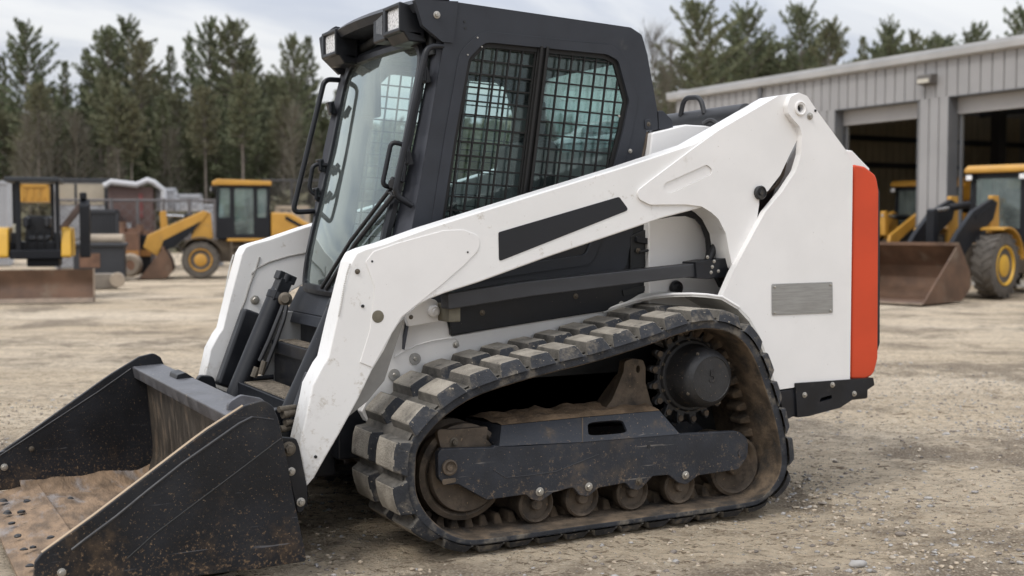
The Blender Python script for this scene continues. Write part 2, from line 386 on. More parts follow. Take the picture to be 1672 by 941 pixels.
hb=MB(); hb.lathe([(.140,.0),(.137,-.02),(.130,-.035),(.127,-.10),(.118,-.125),(.100,-.140),(.096,-.143),(.094,-.139),(.03,-.139)],(sp.x,.195,sp.z),(0,1,0),48)
hub=hb.build('motor_hub',M['iron'],spr,off=Vector())
fc=bpy.data.curves.new('cast_number','FONT'); fc.body='5'; fc.size=.075; fc.extrude=.003; fc.align_x='CENTER'; fc.align_y='CENTER'; fc.materials.append(M['iron'])
fo=bpy.data.objects.new('cast_number',fc); COL.objects.link(fo); fo.parent=hub; fo.location=(sp.x+.005,.195-.140,sp.z+.01); fo.rotation_euler=(R(90),0,0)
bpy.context.view_layer.update(); fm_=bpy.data.meshes.new_from_object(fo.evaluated_get(bpy.context.evaluated_depsgraph_get())); fx=fo.matrix_local.copy(); COL.objects.unlink(fo); bpy.data.objects.remove(fo); fo=bpy.data.objects.new('cast_number',fm_); COL.objects.link(fo); fo.parent=hub; fo.matrix_local=fx
for k in range(4):
    a=.5+k*1.57; bolt(hub,(sp.x+.121*math.cos(a),.195-.118,sp.z+.121*math.sin(a)),.008,'boltd')
# ---- track frame
Yf=.055
low=OL([(721,733),(806,731),(808,728),(842,729),(952,722),(1109,709,8),(1205,704,30),(1222,716,25),(1222,745,30),(1206,767,14),(1140,777,10),(1121,792,14),(1108,789,12),(1092,776,10),(1066,778,10),(1044,802,14),(1030,799,12),(1022,789,10),(978,797,10),(960,812,14),(946,809,12),(936,796,10),(903,805,10),(883,820,14),(868,816,12),(859,808,10),(795,817,8),(748,791),(727,793,14),(716,781,14),(715,740,14)],Yf)
slot=OL([(953,699,9),(1016,691,9),(1016,712,9),(953,717,9)],Yf)
b=MB(); b.prism(low,Yf,Yf+.03,0)
b.prism(low,.365,.395,0)
fr=b.build('track_frame',M['frame'],TL,bevel=.004); near.append(fr)
# sloped cover over the beam, mud-caked top and its slot
top_px=[(819,695),(951,682),(1077,671)]; cre_px=[(815,729),(951,722),(1110,709)]
YT=.115
tp=[S(*p,YT) for p in top_px]; cp=[S(*p,Yf-.002) for p in cre_px]
b=MB()
back=[Vector((p.x-.05*(i==0),.335,p.z+.004)) for i,p in enumerate(tp)]
def strip(b,A,Bv,m=0):
    for i in range(len(A)-1): b.poly([A[i],A[i+1],Bv[i+1],Bv[i]],m)
# left cover panel whole, right panel pierced by the slot
b.poly([cp[0],cp[1],tp[1],tp[0]],0)
def lerp(a,c,t): return a+(c-a)*t
def on(u,v): return lerp(lerp(cp[1],cp[2],u),lerp(tp[1],tp[2],u),v)
hl=[on(u,v) for u,v in fillet([(.06,.22,.12),(.48,.22,.12),(.48,.78,.12),(.06,.78,.12)],1,4)]
dn=(cp[2]-cp[1]).cross(tp[1]-cp[1]).normalized(); 
if dn.y<0: dn=-dn
b.slab([cp[1],cp[2],tp[2],tp[1]],dn*.012,0,[hl])
b.poly([cp[0],tp[0],back[0],Vector((cp[0].x,.335,cp[0].z))],0); b.poly([cp[2],tp[2],back[2],Vector((cp[2].x,.335,cp[2].z))],0)
cv=b.build('beam_cover',M['frame'],fr,off=Vector(),smooth=30)
b=MB(); nx,ny=26,8
rr=random.Random(5)
def topline(t,row):
    A=tp if row==0 else back; t*=2; i=min(1,int(t)); return lerp(A[i],A[i+1],t-i)
g=[[lerp(topline(i/nx,0),topline(i/nx,1),j/ny)+Vector((0,0,.002+.016*noise.fractal((i*.45,j*.6,1.3),1,2,4)*(0 if j==0 else 1)+.010*(j>0))) for j in range(ny+1)] for i in range(nx+1)]
for i in range(nx):
    for j in range(ny): b.poly([g[i][j],g[i+1][j],g[i+1][j+1],g[i][j+1]])
md=MB(); md.v=[tuple(g[i][j]) for i in range(nx+1) for j in range(ny+1)]; md.f=[(i*(ny+1)+j,(i+1)*(ny+1)+j,(i+1)*(ny+1)+j+1,i*(ny+1)+j+1) for i in range(nx) for j in range(ny)]; md.m=[0]*len(md.f)
md.build('mud_layer',M['mud'],fr,off=Vector(),smooth=80)
# idler yoke above the front plate
b=MB(); b.prism(OL([(712,700,10),(735,702),(797,697,3),(793,731),(720,733,6)],.11),.11,.135)
yk=b.build('idler_yoke',M['rust'],fr,off=Vector(),bevel=.003)
bolt(yk,S(741,722,.11),.018,'boltd')
q=S(733,763,Yf); b=MB(); b.lathe([(.030,0),(.030,.012),(.024,.014),(.022,.008),(.014,.006),(.012,.012),(.006,.012)],(q.x,Yf,q.z),(0,-1,0),26); b.build('axle_boss',M['rust'],fr,off=Vector())
q=S(733,786,Yf); b=MB(); b.prism(fillet([(q.x-.03,q.z-.012,.01),(q.x+.028,q.z-.006,.01),(q.x+.028,q.z+.012,.01),(q.x-.03,q.z+.010,.01)]),Yf-.006,Yf); b.build('wear_pad',M['rust'],fr,off=Vector(),bevel=.002)
for (x,y,m,r) in ((881,803,'bolt',.0175),(961,795,'bolt',.0175),(1043,786,'boltd',.016),(1119,776,'bolt',.0175)): bolt(fr,S(x,y,Yf),r,m)
q=S(1210,740,Yf); b=MB(); b.cyl((q.x,Yf-.004,q.z),(q.x,Yf,q.z),.017); b.build('plug',M['frame'],fr,off=Vector())
b=MB(); b.tube([S(x,y,Yf-.0005) for x,y in ((805,767),(826,780),(866,776),(907,770.5),(960,749),(978,742))],.0016,6); b.build('crease_line',M['link'],fr,off=Vector())  # thin light grey line drawn along the panel crease
b=MB(); b.tube([S(951,723,Yf-.001),S(951,682.5,YT-.002)],.003,6); b.build('weld_seam',M['rust'],fr,off=Vector())
q=S(1059,729,Yf); b=MB(); b.cyl((q.x,Yf-.003,q.z),(q.x,Yf+.001,q.z),.008); b.build('bolt_hole',M['dark'],fr,off=Vector())
# lever bracket standing on the beam
br=OL([(985,672),(1000,652),(1018,608,6),(1020,590,8),(1033,586,8),(1050,588,8),(1054,600,8),(1054,625),(1062,655),(1070,672)],.22)
ho=S(1042,603,.22); hol=[(ho.x+.011*math.cos(a*.628),ho.z+.017*math.sin(a*.628)) for a in range(10)]
b=MB(); b.prism(br,.22,.26,0,[hol]); b.lathe([(.034,0),(.034,.03)],(ho.x,.262,ho.z),(0,1,0),20)
b.poly([S(985,672,.22),S(1018,612,.22),S(1018,612,.22)+Vector((.02,.09,-.01)),S(985,672,.22)+Vector((0,.09,0))])
near.append(b.build('tension_bracket',M['rust'],TL,bevel=.004))
for o in list(near): mirrored(o,YC)
# ---- lower chassis
YB=.46
b=MB()
cso=OL([(590,672),(640,560),(656,520),(728,515),(737,549,4),(1000,503),(1050,486),(1120,476),(1200,490),(1215,530),(1100,530),(1000,545),(900,566),(800,586),(700,616),(640,648),(600,690)],YB)
b.prism(cso,YB,YB+.05,0); b.prism(cso,mir(YB)-.05,mir(YB),0)
ch=b.build('chassis_side',M['white'],TL,bevel=.006)
b=MB(); b.box(-.10,1.62,YB+.012,mir(YB)-.012,.24,.60); b.prism(OL([(660,640),(800,590),(900,570),(1000,549),(1100,534),(1215,534),(1292,580),(1292,660),(700,700)],YB+.012),YB+.012,YB+.04); b.build('belly_tub',M['dark'],TL,bevel=.02)
for x,y in ((677,586),(643,612),(744,563)): bolt(ch,S(x,y,YB),.014,'bolt')
for x,y in ((677,586),(643,612)):
    q=S(x,y,YB); b=MB(); b.lathe([(.024,0),(.024,.008),(.016,.009)],(q.x,YB,q.z),(0,-1,0),22); b.build('bolt_washer',M['grey'],ch,off=Vector())
# swoop ridge pressed in the chassis side
pts=[S(x,y,YB-.001) for x,y in ((644,583),(660,574),(680,564),(705,557),(730,553),(744,553),(749,558),(750,565))]
b=MB(); b.tube(pts,.0035,6); b.build('pressed_ridge',M['white'],ch,off=Vector())
# fender arch over the sprocket
arc=[(985,507),(1010,499),(1040,490),(1070,483.5),(1100,480.5),(1130,480),(1155,481.5),(1179,485),(1207,502),(1226,523),(1239,546),(1255,588),(1267,637)]
A=[S(x,y,(.445,.435,.39,.31,.23,.16,.13)[i] if i<7 else .125) for i,(x,y) in enumerate(arc)]; b=MB()
for i in range(len(A)-1):
    p,q=A[i],A[i+1]; t=(q-p); n=Vector((-t.z,0,t.x)).normalized()*.012
    yb=YB+.02
    i0=len(b.v); b.v+=[tuple(p),tuple(q),tuple(q-n),tuple(p-n)]+[(r.x,yb,r.z) for r in (p,q,q-n,p-n)]; b.f+=[tuple(i0+k for k in f) for f in ((0,1,5,4),(2,3,7,6),(0,1,2,3),(4,5,6,7))]; b.m+=[0]*4
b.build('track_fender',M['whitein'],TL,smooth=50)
b=MB(); b.tube([a+Vector((0,.002,.0)) for a in A[:9]],.006,8); b.build('fender_lip',M['white'],TL)
# inner wheel-arch sheet behind the sprocket (pale grey wall seen over the track)
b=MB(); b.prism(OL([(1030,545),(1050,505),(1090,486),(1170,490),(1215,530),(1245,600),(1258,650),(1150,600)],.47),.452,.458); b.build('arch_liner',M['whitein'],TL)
for x,y in ((1062,489+16),):
    q=S(1058,542,.40); 
# ---- rear upright (tail post) and its details
YU=.125
up_ol=OL([(1305,151.5,0),(1318,157,10),(1332,178,0),(1384,249,0),(1392.5,268,4),(1388,620,0),(1268,637,0),(1255,588,20),(1240,548,20),(1224,520,20),(1206,501,20),(1179,485,0),(1197,444,0),(1235,373,10),(1250,346,14),(1278,312,20),(1300,279,20),(1308,252,20),(1309.5,221,8),(1306,207,10),(1296,196,10),(1288,186,10),(1286,172,10),(1291,158,10)],YU)
pv=S(1306.5,177,YU); hole=[(pv.x+.018*math.cos(a*.524),pv.z+.018*math.sin(a*.524)) for a in range(12)]
def upright(Y0,Y1):
    b=MB(); b.prism(up_ol,Y0,Y1,0,[hole]); return b
upo=upright(YU,YU+.035).build('tail_post',M['white'],TL,bevel=.004)
upf=mirrored(upo,YC)
b=MB(); b.lathe([(.033,0),(.033,.006),(.027,.008),(.024,.004),(.0185,.004),(.018,-.01)],(pv.x,YU,pv.z),(0,-1,0),30,caps=False); b.build('pivot_ring',M['white'],upo,off=Vector())
b=MB(); b.lathe([(.0175,.0),(.0175,.02)],(pv.x,YU+.02,pv.z),(0,1,0),20); b.build('pivot_pin',M['dark'],upo,off=Vector())
bolt(upo,S(1322,190,YU),.016,'bolt')
for x,y in ((1332,179),):
    q=S(x-1,y+2,YU); b=MB(); b.cyl((q.x,YU-.003,q.z),(q.x,YU+.002,q.z),.006,10); b.build('grease_hole',M['dark'],upo,off=Vector())
# inner web of the post, grey strip seen in the gap behind the lift arm
b=MB(); b.prism(OL([(1309,222),(1320,240),(1318,300),(1265,365),(1225,420),(1205,440),(1197,444),(1220,390),(1262,330),(1285,268)],.30),.30,.32); b.build('post_inner_web',M['grey'],TL,bevel=.003)
b=MB(); b.tube([S(x,y,.28) for x,y in ((1282,265),(1278,285),(1268,303),(1256,312),(1246,318))],.008,8); b.build('brake_hose',M['rust'],TL)
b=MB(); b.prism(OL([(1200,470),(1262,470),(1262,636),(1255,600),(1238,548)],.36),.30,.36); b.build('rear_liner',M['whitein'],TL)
# gap filler: dark sheet behind the arm opening
b=MB(); b.prism(OL([(1126,337),(1150,330),(1290,250),(1300,330),(1240,440),(1200,470),(1180,470),(1160,430),(1163,390),(1150,356)],.37),.37,.40); b.build('arm_gap_sheet',M['dark'],TL)
# nameplate
npl=OL([(1259.5,464,3),(1358.5,460.5,3),(1359,511,3),(1260,515,3)],YU)
b=MB(); b.prism(npl,YU-.004,YU-.0005); nm=b.build('nameplate',M['plate'],TL,bevel=.001)
for x,y in ((1264,469),(1355,465),(1355,507),(1264,511)):
    q=S(x,y,YU); b=MB(); b.lathe([(.006,0),(.006,.003),(.003,.005)],(q.x,YU-.004,q.z),(0,-1,0),12); b.build('rivet',M['bolt'],nm,off=Vector())
# orange tailgate
tg=OL([(1394,268.5,0),(1412,272,16),(1431,287,22),(1435,312,10),(1433.5,585,20),(1427,612,26),(1412,620,10),(1389.5,619.5,0)],.135)
tg=[(x+.004,z) for x,z in tg]
b=MB(); b.prism(tg,.135,mir(.135)); b.build('tailgate',M['orange'],TL,bevel=.012,seg=3)
b=MB(); b.prism(OL([(1395,272),(1430,300),(1436.5,312),(1436.5,560),(1425,600),(1395,610)],.17),.17,mir(.17)); b.build('tailgate_seal',M['dark'],TL)
# hood
hd=OL([(1059,300),(1060,260),(1065,217,6),(1099,209,20),(1120,203.5,20),(1154,205.5,20),(1200,216,20),(1320,236,10),(1392,246,8),(1421,276,4),(1400,330),(1400,600),(1060,560)],.40,6)
b=MB(); b.prism(hd,.40,mir(.40)); b.build('engine_hood',M['white'],TL,bevel=.03,seg=4)
q=S(1101,470,.40); b=MB(); b.lathe([(.028,0),(.034,.012),(.030,.026),(.018,.03),(.014,.036)],(q.x,.40,q.z),(0,-1,0),22); b.build('filler_knob',M['black'],TL)
# cross tube between the tops of the lift arms
b=MB(); b.cyl((1.60,.28,1.738),(1.60,mir(.28),1.738),.050,32); b.build('cross_tube',M['link'],TL,smooth=40)
b=MB(); q=PX(1130,180,1.55)
b.rtube([PX(1111,190,1.56),PX(1117,160,1.56),PX(1144,159,1.56),PX(1150,186,1.56)],.012,.10,10); b.build('lifting_loop',M['hose'],TL)
b=MB(); b.rtube([S(1148,203,.42),S(1160,195,.40),S(1172,203,.37),S(1180,212,.33)],.012,.04,8); b.build('tube_hose',M['hose'],TL)
# rear bumper
YR=.12
b=MB(); b.prism(OL([(1270,639),(1300,635),(1301,678),(1282,687,4)],YR+.006),YR+.006,YR+.05)
bp=b.build('rear_bumper',M['black'],TL,bevel=.004)
b=MB(); b.prism(OL([(1299,626,2),(1386,620),(1426,617,3),(1428,629,3),(1372,666,10),(1320,680,4),(1302,682,2)],YR-.004),YR-.004,YR+.03,0,[OL([(1338,657,3),(1340,650,6),(1358,645,3),(1359,651,5)],YR-.004)])
pl=b.build('bumper_plate',M['black'],bp,off=Vector(),bevel=.003)
for x,y in ((1313.5,645),(1359,628.5),(1394.5,643)): bolt(pl,S(x,y,YR-.004),.013,'bolt')
b=MB(); b.box(1.75,2.26,YR+.05,mir(YR)-.05,.42,.52); b.build('counterweight',M['black'],TL,bevel=.01)
pf=mirrored(bp,YC)
# ---- lift arms
YA,TA=.165,.12
arm_px=[(500,796,0),(489,726,0),(505,656,0),(510,630,0),(527,597,0),(535,586,0),(551,517,0),(574,428,6),(582,413,8),(598,406,10),(627,398,0),(699,372,10),(860,321.5,0),(1020,272,0),(1132,235,10),(1173,212,6),(1268,157,10),(1300,152,6),(1310,170,0),(1309,215,0),(1290,252,14),(1274,286,14),(1254,312,8),(1240,318,4),(1240,334,4),(1236,362,8),(1199,441,0),(1196,436,3),(1190,411,10),(1185,382,12),(1173,358,14),(1161,347,12),(1148,339,8),(1080,357,30),(1034,373,0),(895,420,0),(783,461,20),(728,478.5,12),(701,489,12),(675,503.5,14),(658,519,14),(641,545,14),(627,574,10),(608,605,0),(586,651,0),(555,708,0),(531,749,0),(513,781,0)]
arm_ol=OL(arm_px,YA,5)
b=MB(); b.prism(arm_ol,YA,YA+TA)
arm=b.build('lift_arm',M['whitearm'],TL,bevel=.010,seg=3)
# rear web plate proud of the arm
web_px=[(1041,312,14),(1060,297,0),(1132,243,0),(1173,213.5,0),(1271,156.5,10),(1300,153,6),(1310,170,0),(1308.5,215,0),(1290,252,14),(1274,286,14),(1254,312,8),(1239.5,318,4),(1239.5,334,4),(1235.5,362,8),(1198.5,440,0),(1196,435,3),(1190.5,411,10),(1185.5,382,12),(1173.5,358,14),(1161.5,347,12),(1146,337.5,14),(1120,334,10),(1062,334.5,14),(1043,325,14)]
ov=OL([(1083,312,9),(1084,300,16),(1154,269,9),(1163,276,9),(1162,285,14),(1094,317,9)],YA-.010,6)
b=MB(); b.prism(OL(web_px,YA-.010),YA-.010,YA+.002,0,[ov])
wb=b.build('web_plate',M['white'],arm,off=Vector(),bevel=.003)
ov2=[(x,z) for x,z in ov]; b=MB(); b.prism(ov2,YA-.004,YA+.001); b.build('pressed_oval',M['white'],wb,off=Vector(),bevel=.003)
# front cover plate and its round end
fp=OL([(535,588),(552,518),(576,430,6),(588,421,10),(604,414,6),(650,398,20),(725,376.5,20),(757,375.5,20),(783,385,22),(783,405,20),(756,435,0),(700,470),(662,500,10),(636,545,10),(600,600),(560,600)],YA-.003)
fp=OL([(588,592),(604,540),(612,470),(597,428,6),(610,411,10),(650,397,20),(725,376.5,20),(757,375.5,22),(784,386,22),(782,408,26),(757,434,0),(720,466,0),(690,490,14),(655,518,14),(630,560,8),(608,600)],YA-.003)
b=MB(); b.prism(fp,YA-.0035,YA+.001); cpz=b.build('front_cover_plate',M['white'],arm,off=Vector(),bevel=.0012)
q=S(616.5,517,YA); b=MB(); b.lathe([(.0235,0),(.0235,.0045),(.020,.005)],(q.x,YA,q.z),(0,-1,0),28); b.build('access_plug',M['brown'],arm,off=Vector())
for x,y,r in ((607,427,.0045),(592,500,.006),(763,412,.004),(515,746,.006)):
    q=S(x,y,YA); b=MB(); b.cyl((q.x,YA-.0045,q.z),(q.x,YA+.001,q.z),r,12); b.build('screw_hole',M['dark'],arm,off=Vector())
# decal stripe
b=MB(); b.prism(OL([(814,379.5,4),(1011,321.5,6),(1027,343,5),(815,427,4)],YA-.0022),YA-.0022,YA-.0005); b.build('stripe_decal',M['decal'],arm,off=Vector())
# pin on the arm
q=S(1239.5,315,YA-.01); b=MB(); b.lathe([(.030,0),(.031,.014),(.026,.018),(.025,.013),(.012,.012),(.010,.018),(.004,.018)],(q.x,YA-.01,q.z),(0,-1,0),30); b.build('link_pin',M['iron'],arm,off=Vector())
# edge weld and stamped strip on the front edge
xs=[(568,432),(563,448),(559,466),(556,482),(553,500),(550,515)]
b=MB(); 
for i in range(26):
    t=i/25*5; k=min(4,int(t)); x=xs[k][0]+(xs[k+1][0]-xs[k][0])*(t-k); y=xs[k][1]+(xs[k+1][1]-xs[k][1])*(t-k)
    q=S(x+3,y,YA); b.lathe([(.004,0),(.0045,.002),(.002,.004)],(q.x,YA,q.z),(0,-1,0),8)
b.build('weld_strip',M['whitein'],arm,off=Vector())
q=S(583.5,443.5,YA); bolt(arm,q,.010,'boltd')
armf=mirrored(arm,YC)
# grey inner flange behind the near arm
def innerflange(y0,y1):
    b=MB(); b.prism(OL([(662,517),(648,560),(628,622),(600,656),(570,680),(580,640),(612,588),(640,540)],y0),y0,y1); return b.build('arm_inner_flange',M['grey'],TL,bevel=.003)
fl=innerflange(.30,.32); mirrored(fl,YC)
# bracket and pin under the arm
YK=.34
bk=MB(); bk.prism(OL([(662,514,2),(690,492,0),(701,487,0),(712,490,10),(719,500,10),(722,524,2),(668,533.5,2)],YK),YK,YK+.03)
bko=bk.build('pivot_bracket',M['white'],TL,bevel=.003)
q=S(706,508,YK); b=MB(); b.lathe([(.022,0),(.024,.02),(.018,.026),(.012,.026),(.010,.034)],(q.x,YK,q.z),(0,-1,0),24); b.build('bracket_pin',M['white'],bko,off=Vector())
bolt(bko,S(671,518,YK),.009,'boltd'); mirrored(bko,YC)
b=MB(); b.box(S(722,500,.30).x,S(734,500,.30).x+.02,.24,.36,.86,.93); b.build('link_end',M['brown'],TL,bevel=.004)
# link bar
def linkbar(Y):
    p0,p1=S(733,494.5,Y),S(1150,440,Y); b=MB()
    ol=OL([(731,480,4),(860,460),(1000,445),(1100,434.5),(1140,430,3),(1143,452,3),(1100,455.5),(1000,468),(870,484),(732,506,4)],Y)
    b.prism(ol,Y,Y+.07); return b.build('link_bar',M['link'],TL,bevel=.018,seg=4)
lb=linkbar(.215)
b=MB(); b.prism(OL([(1136,428,2),(1160,424,3),(1165,425),(1196,420),(1199,441),(1190,452),(1155,456,3),(1138,455,2)],.20),.20,.30); lk=b.build('link_knuckle',M['black'],lb,off=Vector(),bevel=.005)
for x,y in ((1155,420),(1166,427),(1163,436),(1161,445),(1173,443)): bolt(lk,S(x,y,.20),.008,'bolt')
mirrored(lb,YC)
# hoses at the knuckle
b=MB(); b.tube([S(x,y,.33) for x,y in ((1010,366),(1060,354),(1095,347),(1120,346),(1138,352),(1150,366),(1158,388),(1160,410),(1158,425))],.020,12); b.build('return_hose',M['hose'],TL)
b=MB(); b.tube([S(x,y,.27) for x,y in ((1152,440),(1160,420),(1170,395),(1178,370))],.016,12); b.build('feed_hose',M['hose'],TL)
b=MB()
for k in range(4): b.tube([S(x+k*3-4,y-k*2,.30+.02*k) for x,y in ((1148,336),(1166,345),(1180,368),(1186,400),(1190,425))],.010,8)
b.build('hose_bundle',M['hose'],TL)
# black side cover below the cab
YS=.438
b=MB(); b.prism(OL([(735,470),(1080,345),(1098,350),(1082,470),(1060,482),(1040,491,4),(1000,503,4),(990,508),(737,548)],YS),YS,YS+.03)
sd=b.build('side_cover',M['black'],TL,bevel=.004)
for x,y in ((787.5,511),(940,484),): bolt(sd,S(x,y,YS),.012,'boltd')
bolt(sd,S(1014.5,497,YS),.014,'bolt')
mirrored(sd,YC)
b=MB(); b.prism(OL([(1016,474),(1076,462),(1074,470),(1018,483)],YS-.002),YS-.006,YS); b.build('step_slot',M['dark'],sd,off=Vector())
# latch hardware
lt=MB(); lt.prism(OL([(1030,386),(1062,372),(1096,344),(1086,432),(1030,440)],YS-.012),YS-.012,YS); lto=lt.build('latch_plate',M['dark'],TL,bevel=.003)
b=MB(); b.prism(OL([(1040,386,3),(1064,390,3),(1066,400,4),(1040,396,3)],YS-.03),YS-.03,YS-.012); b.build('latch_arm',M['black'],lto,off=Vector(),bevel=.003)
b=MB(); b.rtube([S(x,y,YS-.03) for x,y in ((1044,412),(1062,408),(1076,410),(1080,424),(1072,436),(1062,430))],.006,.03,8); b.build('latch_cable',M['hose'],lto,off=Vector())
for x,y in ((1066,398),(1042,409.5),(1080,370)): bolt(lto,S(x,y,YS-.02),.012,'boltd')
# ---- CAB
YN=.43; YF=mir(YN)
def tabf(T):
    def f(z):
        if z<=T[0][0]: a,c=T[0],T[1]
        elif z>=T[-1][0]: a,c=T[-2],T[-1]
        else:
            i=max(k for k in range(len(T)-1) if T[k][0]<=z); a,c=T[i],T[i+1]
        return a[1]+(c[1]-a[1])*(z-a[0])/(c[0]-a[0])
    return f
X0=tabf([(.75,-.088),(.95,-.078),(1.1,-.058),(1.22,-.03),(1.35,.006),(1.6,.066),(1.93,.138),(2.05,.165)])
def wx(y,z): return X0(z)-.035*(1-((y-YC)/.48)**2)
def WS(px,py,off=.0):
    a,b=.3,1.6
    for _ in range(40):
        m=(a+b)/2; q=S(px,py,m)
        if q.x>wx(m,q.z)-off: b=m
        else: a=m
    return S(px,py,(a+b)/2)
side_ol=OL([(742,3,6),(1030,45,10),(1048,57,10),(1057,89,0),(1073,179,0),(1074.5,212,3),(1056,214,2),(1040,290),(1033,380),(1024,430),(1014,446),(690,512),(640,520),(655,455),(672,378,0),(699,225,0),(725,69,0)],YN)
win_px=[(791,69,34),(990,89,20),(1009,99,16),(1027,165,14),(1017,215,10),(985,340,0),(957,416,16),(930,420,8),(700,452,10),(721,361,0),(742,225,0),(765,96,24)]
win=OL(win_px,YN,6)
b=MB(); b.prism(side_ol,YN,YN+.05,0,[win])
cabside=b.build('cab_frame',M['char'],TL,bevel=.012,seg=3)
mirrored(cabside,YC)
# raised surround pressed round the side window
def scale_ol(ol,d):
    n=len(ol); out=[]
    for i in range(n):
        a=Vector(ol[i-1]); c=Vector(ol[(i+1)%n]); t=(c-a).normalized(); out.append((ol[i][0]+t.y*d,ol[i][1]-t.x*d))
    return out
area_=sum(win[i][0]*win[(i+1)%len(win)][1]-win[(i+1)%len(win)][0]*win[i][1] for i in range(len(win)))
sg=1 if area_>0 else -1
big=scale_ol(win,.045*sg)
b=MB(); b.prism(big,YN-.004,YN+.001,0,[win]); sur=b.build('window_surround',M['char'],cabside,off=Vector(),bevel=.003)
inn=scale_ol(win,-.018*sg)
b=MB(); b.prism(win,YN+.010,YN+.024,0,[inn]); ring=b.build('window_frame',M['mesh'],cabside,off=Vector(),bevel=.002)
# divider post between the two side windows
b=MB(); t0,t1=S(889,76,YN),S(846,432,YN)
b.bar(t0+Vector((0,.02,0)),t1+Vector((0,.02,0)),.05,.03,0,ref=(0,1,0)); b.bar(t0+Vector((-.014,.0,0)),t1+Vector((-.014,.0,0)),.012,.02,0,ref=(0,1,0)); b.bar(t0+Vector((.014,.0,0)),t1+Vector((.014,.0,0)),.012,.02,0,ref=(0,1,0))
b.build('window_post',M['mesh'],cabside,off=Vector(),bevel=.003)
# steel mesh clipped to the window outline
def clip(ol,p,d):
    ts=[]
    for i in range(len(ol)):
        a=Vector(ol[i]); c=Vector(ol[(i+1)%len(ol)]); e=c-a; den=d.x*e.y-d.y*e.x
        if abs(den)<1e-9: continue
        w=a-p; t=(w.x*e.y-w.y*e.x)/den; u=(w.x*d.y-w.y*d.x)/den
        if 0<=u<1: ts.append(t)
    ts.sort(); return [(ts[i],ts[i+1]) for i in range(0,len(ts)-1,2)]
cx_,cz_=.62,1.5
dv=Vector((t0.x-t1.x,t0.z-t1.z)).normalized(); dh=(lambda a,c:Vector((c.x-a.x,c.z-a.z)).normalized())(S(800,96,YN),S(985,118,YN))
b=MB(); pitch_=.061; pv_=.0565
org=Vector((t0.x,t0.z))
for k in range(-14,15):
    p=org+Vector((1,0))*(k*pitch_+.030)
    for a,c in clip(inn,p,dv):
        u,w=p+dv*a,p+dv*c; b.bar((u.x,YN+.018,u.y),(w.x,YN+.018,w.y),.006,.0105,0,ref=(0,1,0))
for k in range(-4,22):
    p=org-Vector((0,1))*(k*pv_+.03)
    for a,c in clip(inn,p,dh):
        u,w=p+dh*a,p+dh*c; b.bar((u.x,YN+.022,u.y),(w.x,YN+.022,w.y),.006,.0105,0,ref=(0,1,0))
mshn=b.build('window_mesh',M['mesh'],cabside,off=Vector(),smooth=0)
b=MB(); b.slab([(x,YN+.036,z) for x,z in win],(0,.004,0)); gl=b.build('side_glass',M['glass'],cabside,off=Vector(),smooth=0)
# carry the window pieces over to the far side
for o in (sur,ring,mshn,gl):
    c=o.copy(); COL.objects.link(c); c.parent=[k for k in kids(TL) if k.name.startswith('cab_frame') and k!=cabside][0]
for x,y,r in ((1010,190,.006),(786,77,.004),(779,62,.004),(763,90,.004)):
    q=S(x,y,YN); bb=MB(); bb.lathe([(r,0),(r*.8,.003)],(q.x,YN-.004,q.z),(0,-1,0),12); bb.build('rivet',M['bolt'],cabside,off=Vector())
for x,y in ((758.5,35.5),(759.5,46)):
    q=S(x,y,YN); bb=MB(); bb.cyl((q.x,YN-.002,q.z),(q.x,YN+.001,q.z),.0055,12); bb.build('plug',M['dark'],cabside,off=Vector())
bolt(cabside,S(1029,247,YN),.010,'bolt'); 
q=S(1059,203,YN); bb=MB(); bb.prism(OL([(1053,196,4),(1063,194,6),(1064,208,6),(1054,212,3)],YN-.006),YN-.006,YN); bb.build('rear_lug',M['char'],cabside,off=Vector(),bevel=.003)
bolt(cabside,S(1059,203,YN-.006),.010,'boltd')
bb=MB(); bb.prism(OL([(1075,181,3),(1083,181,8),(1098,196,6),(1100,210,3),(1076,212,2)],YN),YN,YN+.10); bb.build('rear_bumper_block',M['char'],cabside,off=Vector(),bevel=.004)
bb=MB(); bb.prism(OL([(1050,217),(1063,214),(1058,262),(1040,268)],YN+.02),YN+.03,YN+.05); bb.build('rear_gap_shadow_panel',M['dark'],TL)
bb=MB(); bb.tube([S(x,y,YN+.01) for x,y in ((1055,216),(1053,235),(1046,262))],.010,8); bb.build('cab_strut',M['rust'],TL)
# roof
b=MB(); b.prism(OL([(742,3,6),(1030,45,12),(1048,57,12),(1057,89),(1040,92),(742,46)],YN+.02),YN+.02,YF-.02); b.build('roof',M['char'],TL,bevel=.03,seg=4)
bb=MB(); bb.prism(OL([(760,55),(1030,95),(1030,100),(760,60)],YN+.05),YN+.05,YF-.05); bb.build('headliner',M['dark'],TL)
# visor and roof lamps
vis=OL([(676,-1,2),(748,2.5,0),(740,70.5,3),(722,68.5,6),(690,42,8),(680,8,4)],YN-.004)
b=MB(); b.prism(vis,YN-.006,YN+.02); b.prism(OL([(521,62,4),(525,96,3),(552,123,4),(590,112),(600,60),(545,44,6)],1.476),YF-.02,YF+.006)
v0=S(678,0,YN)
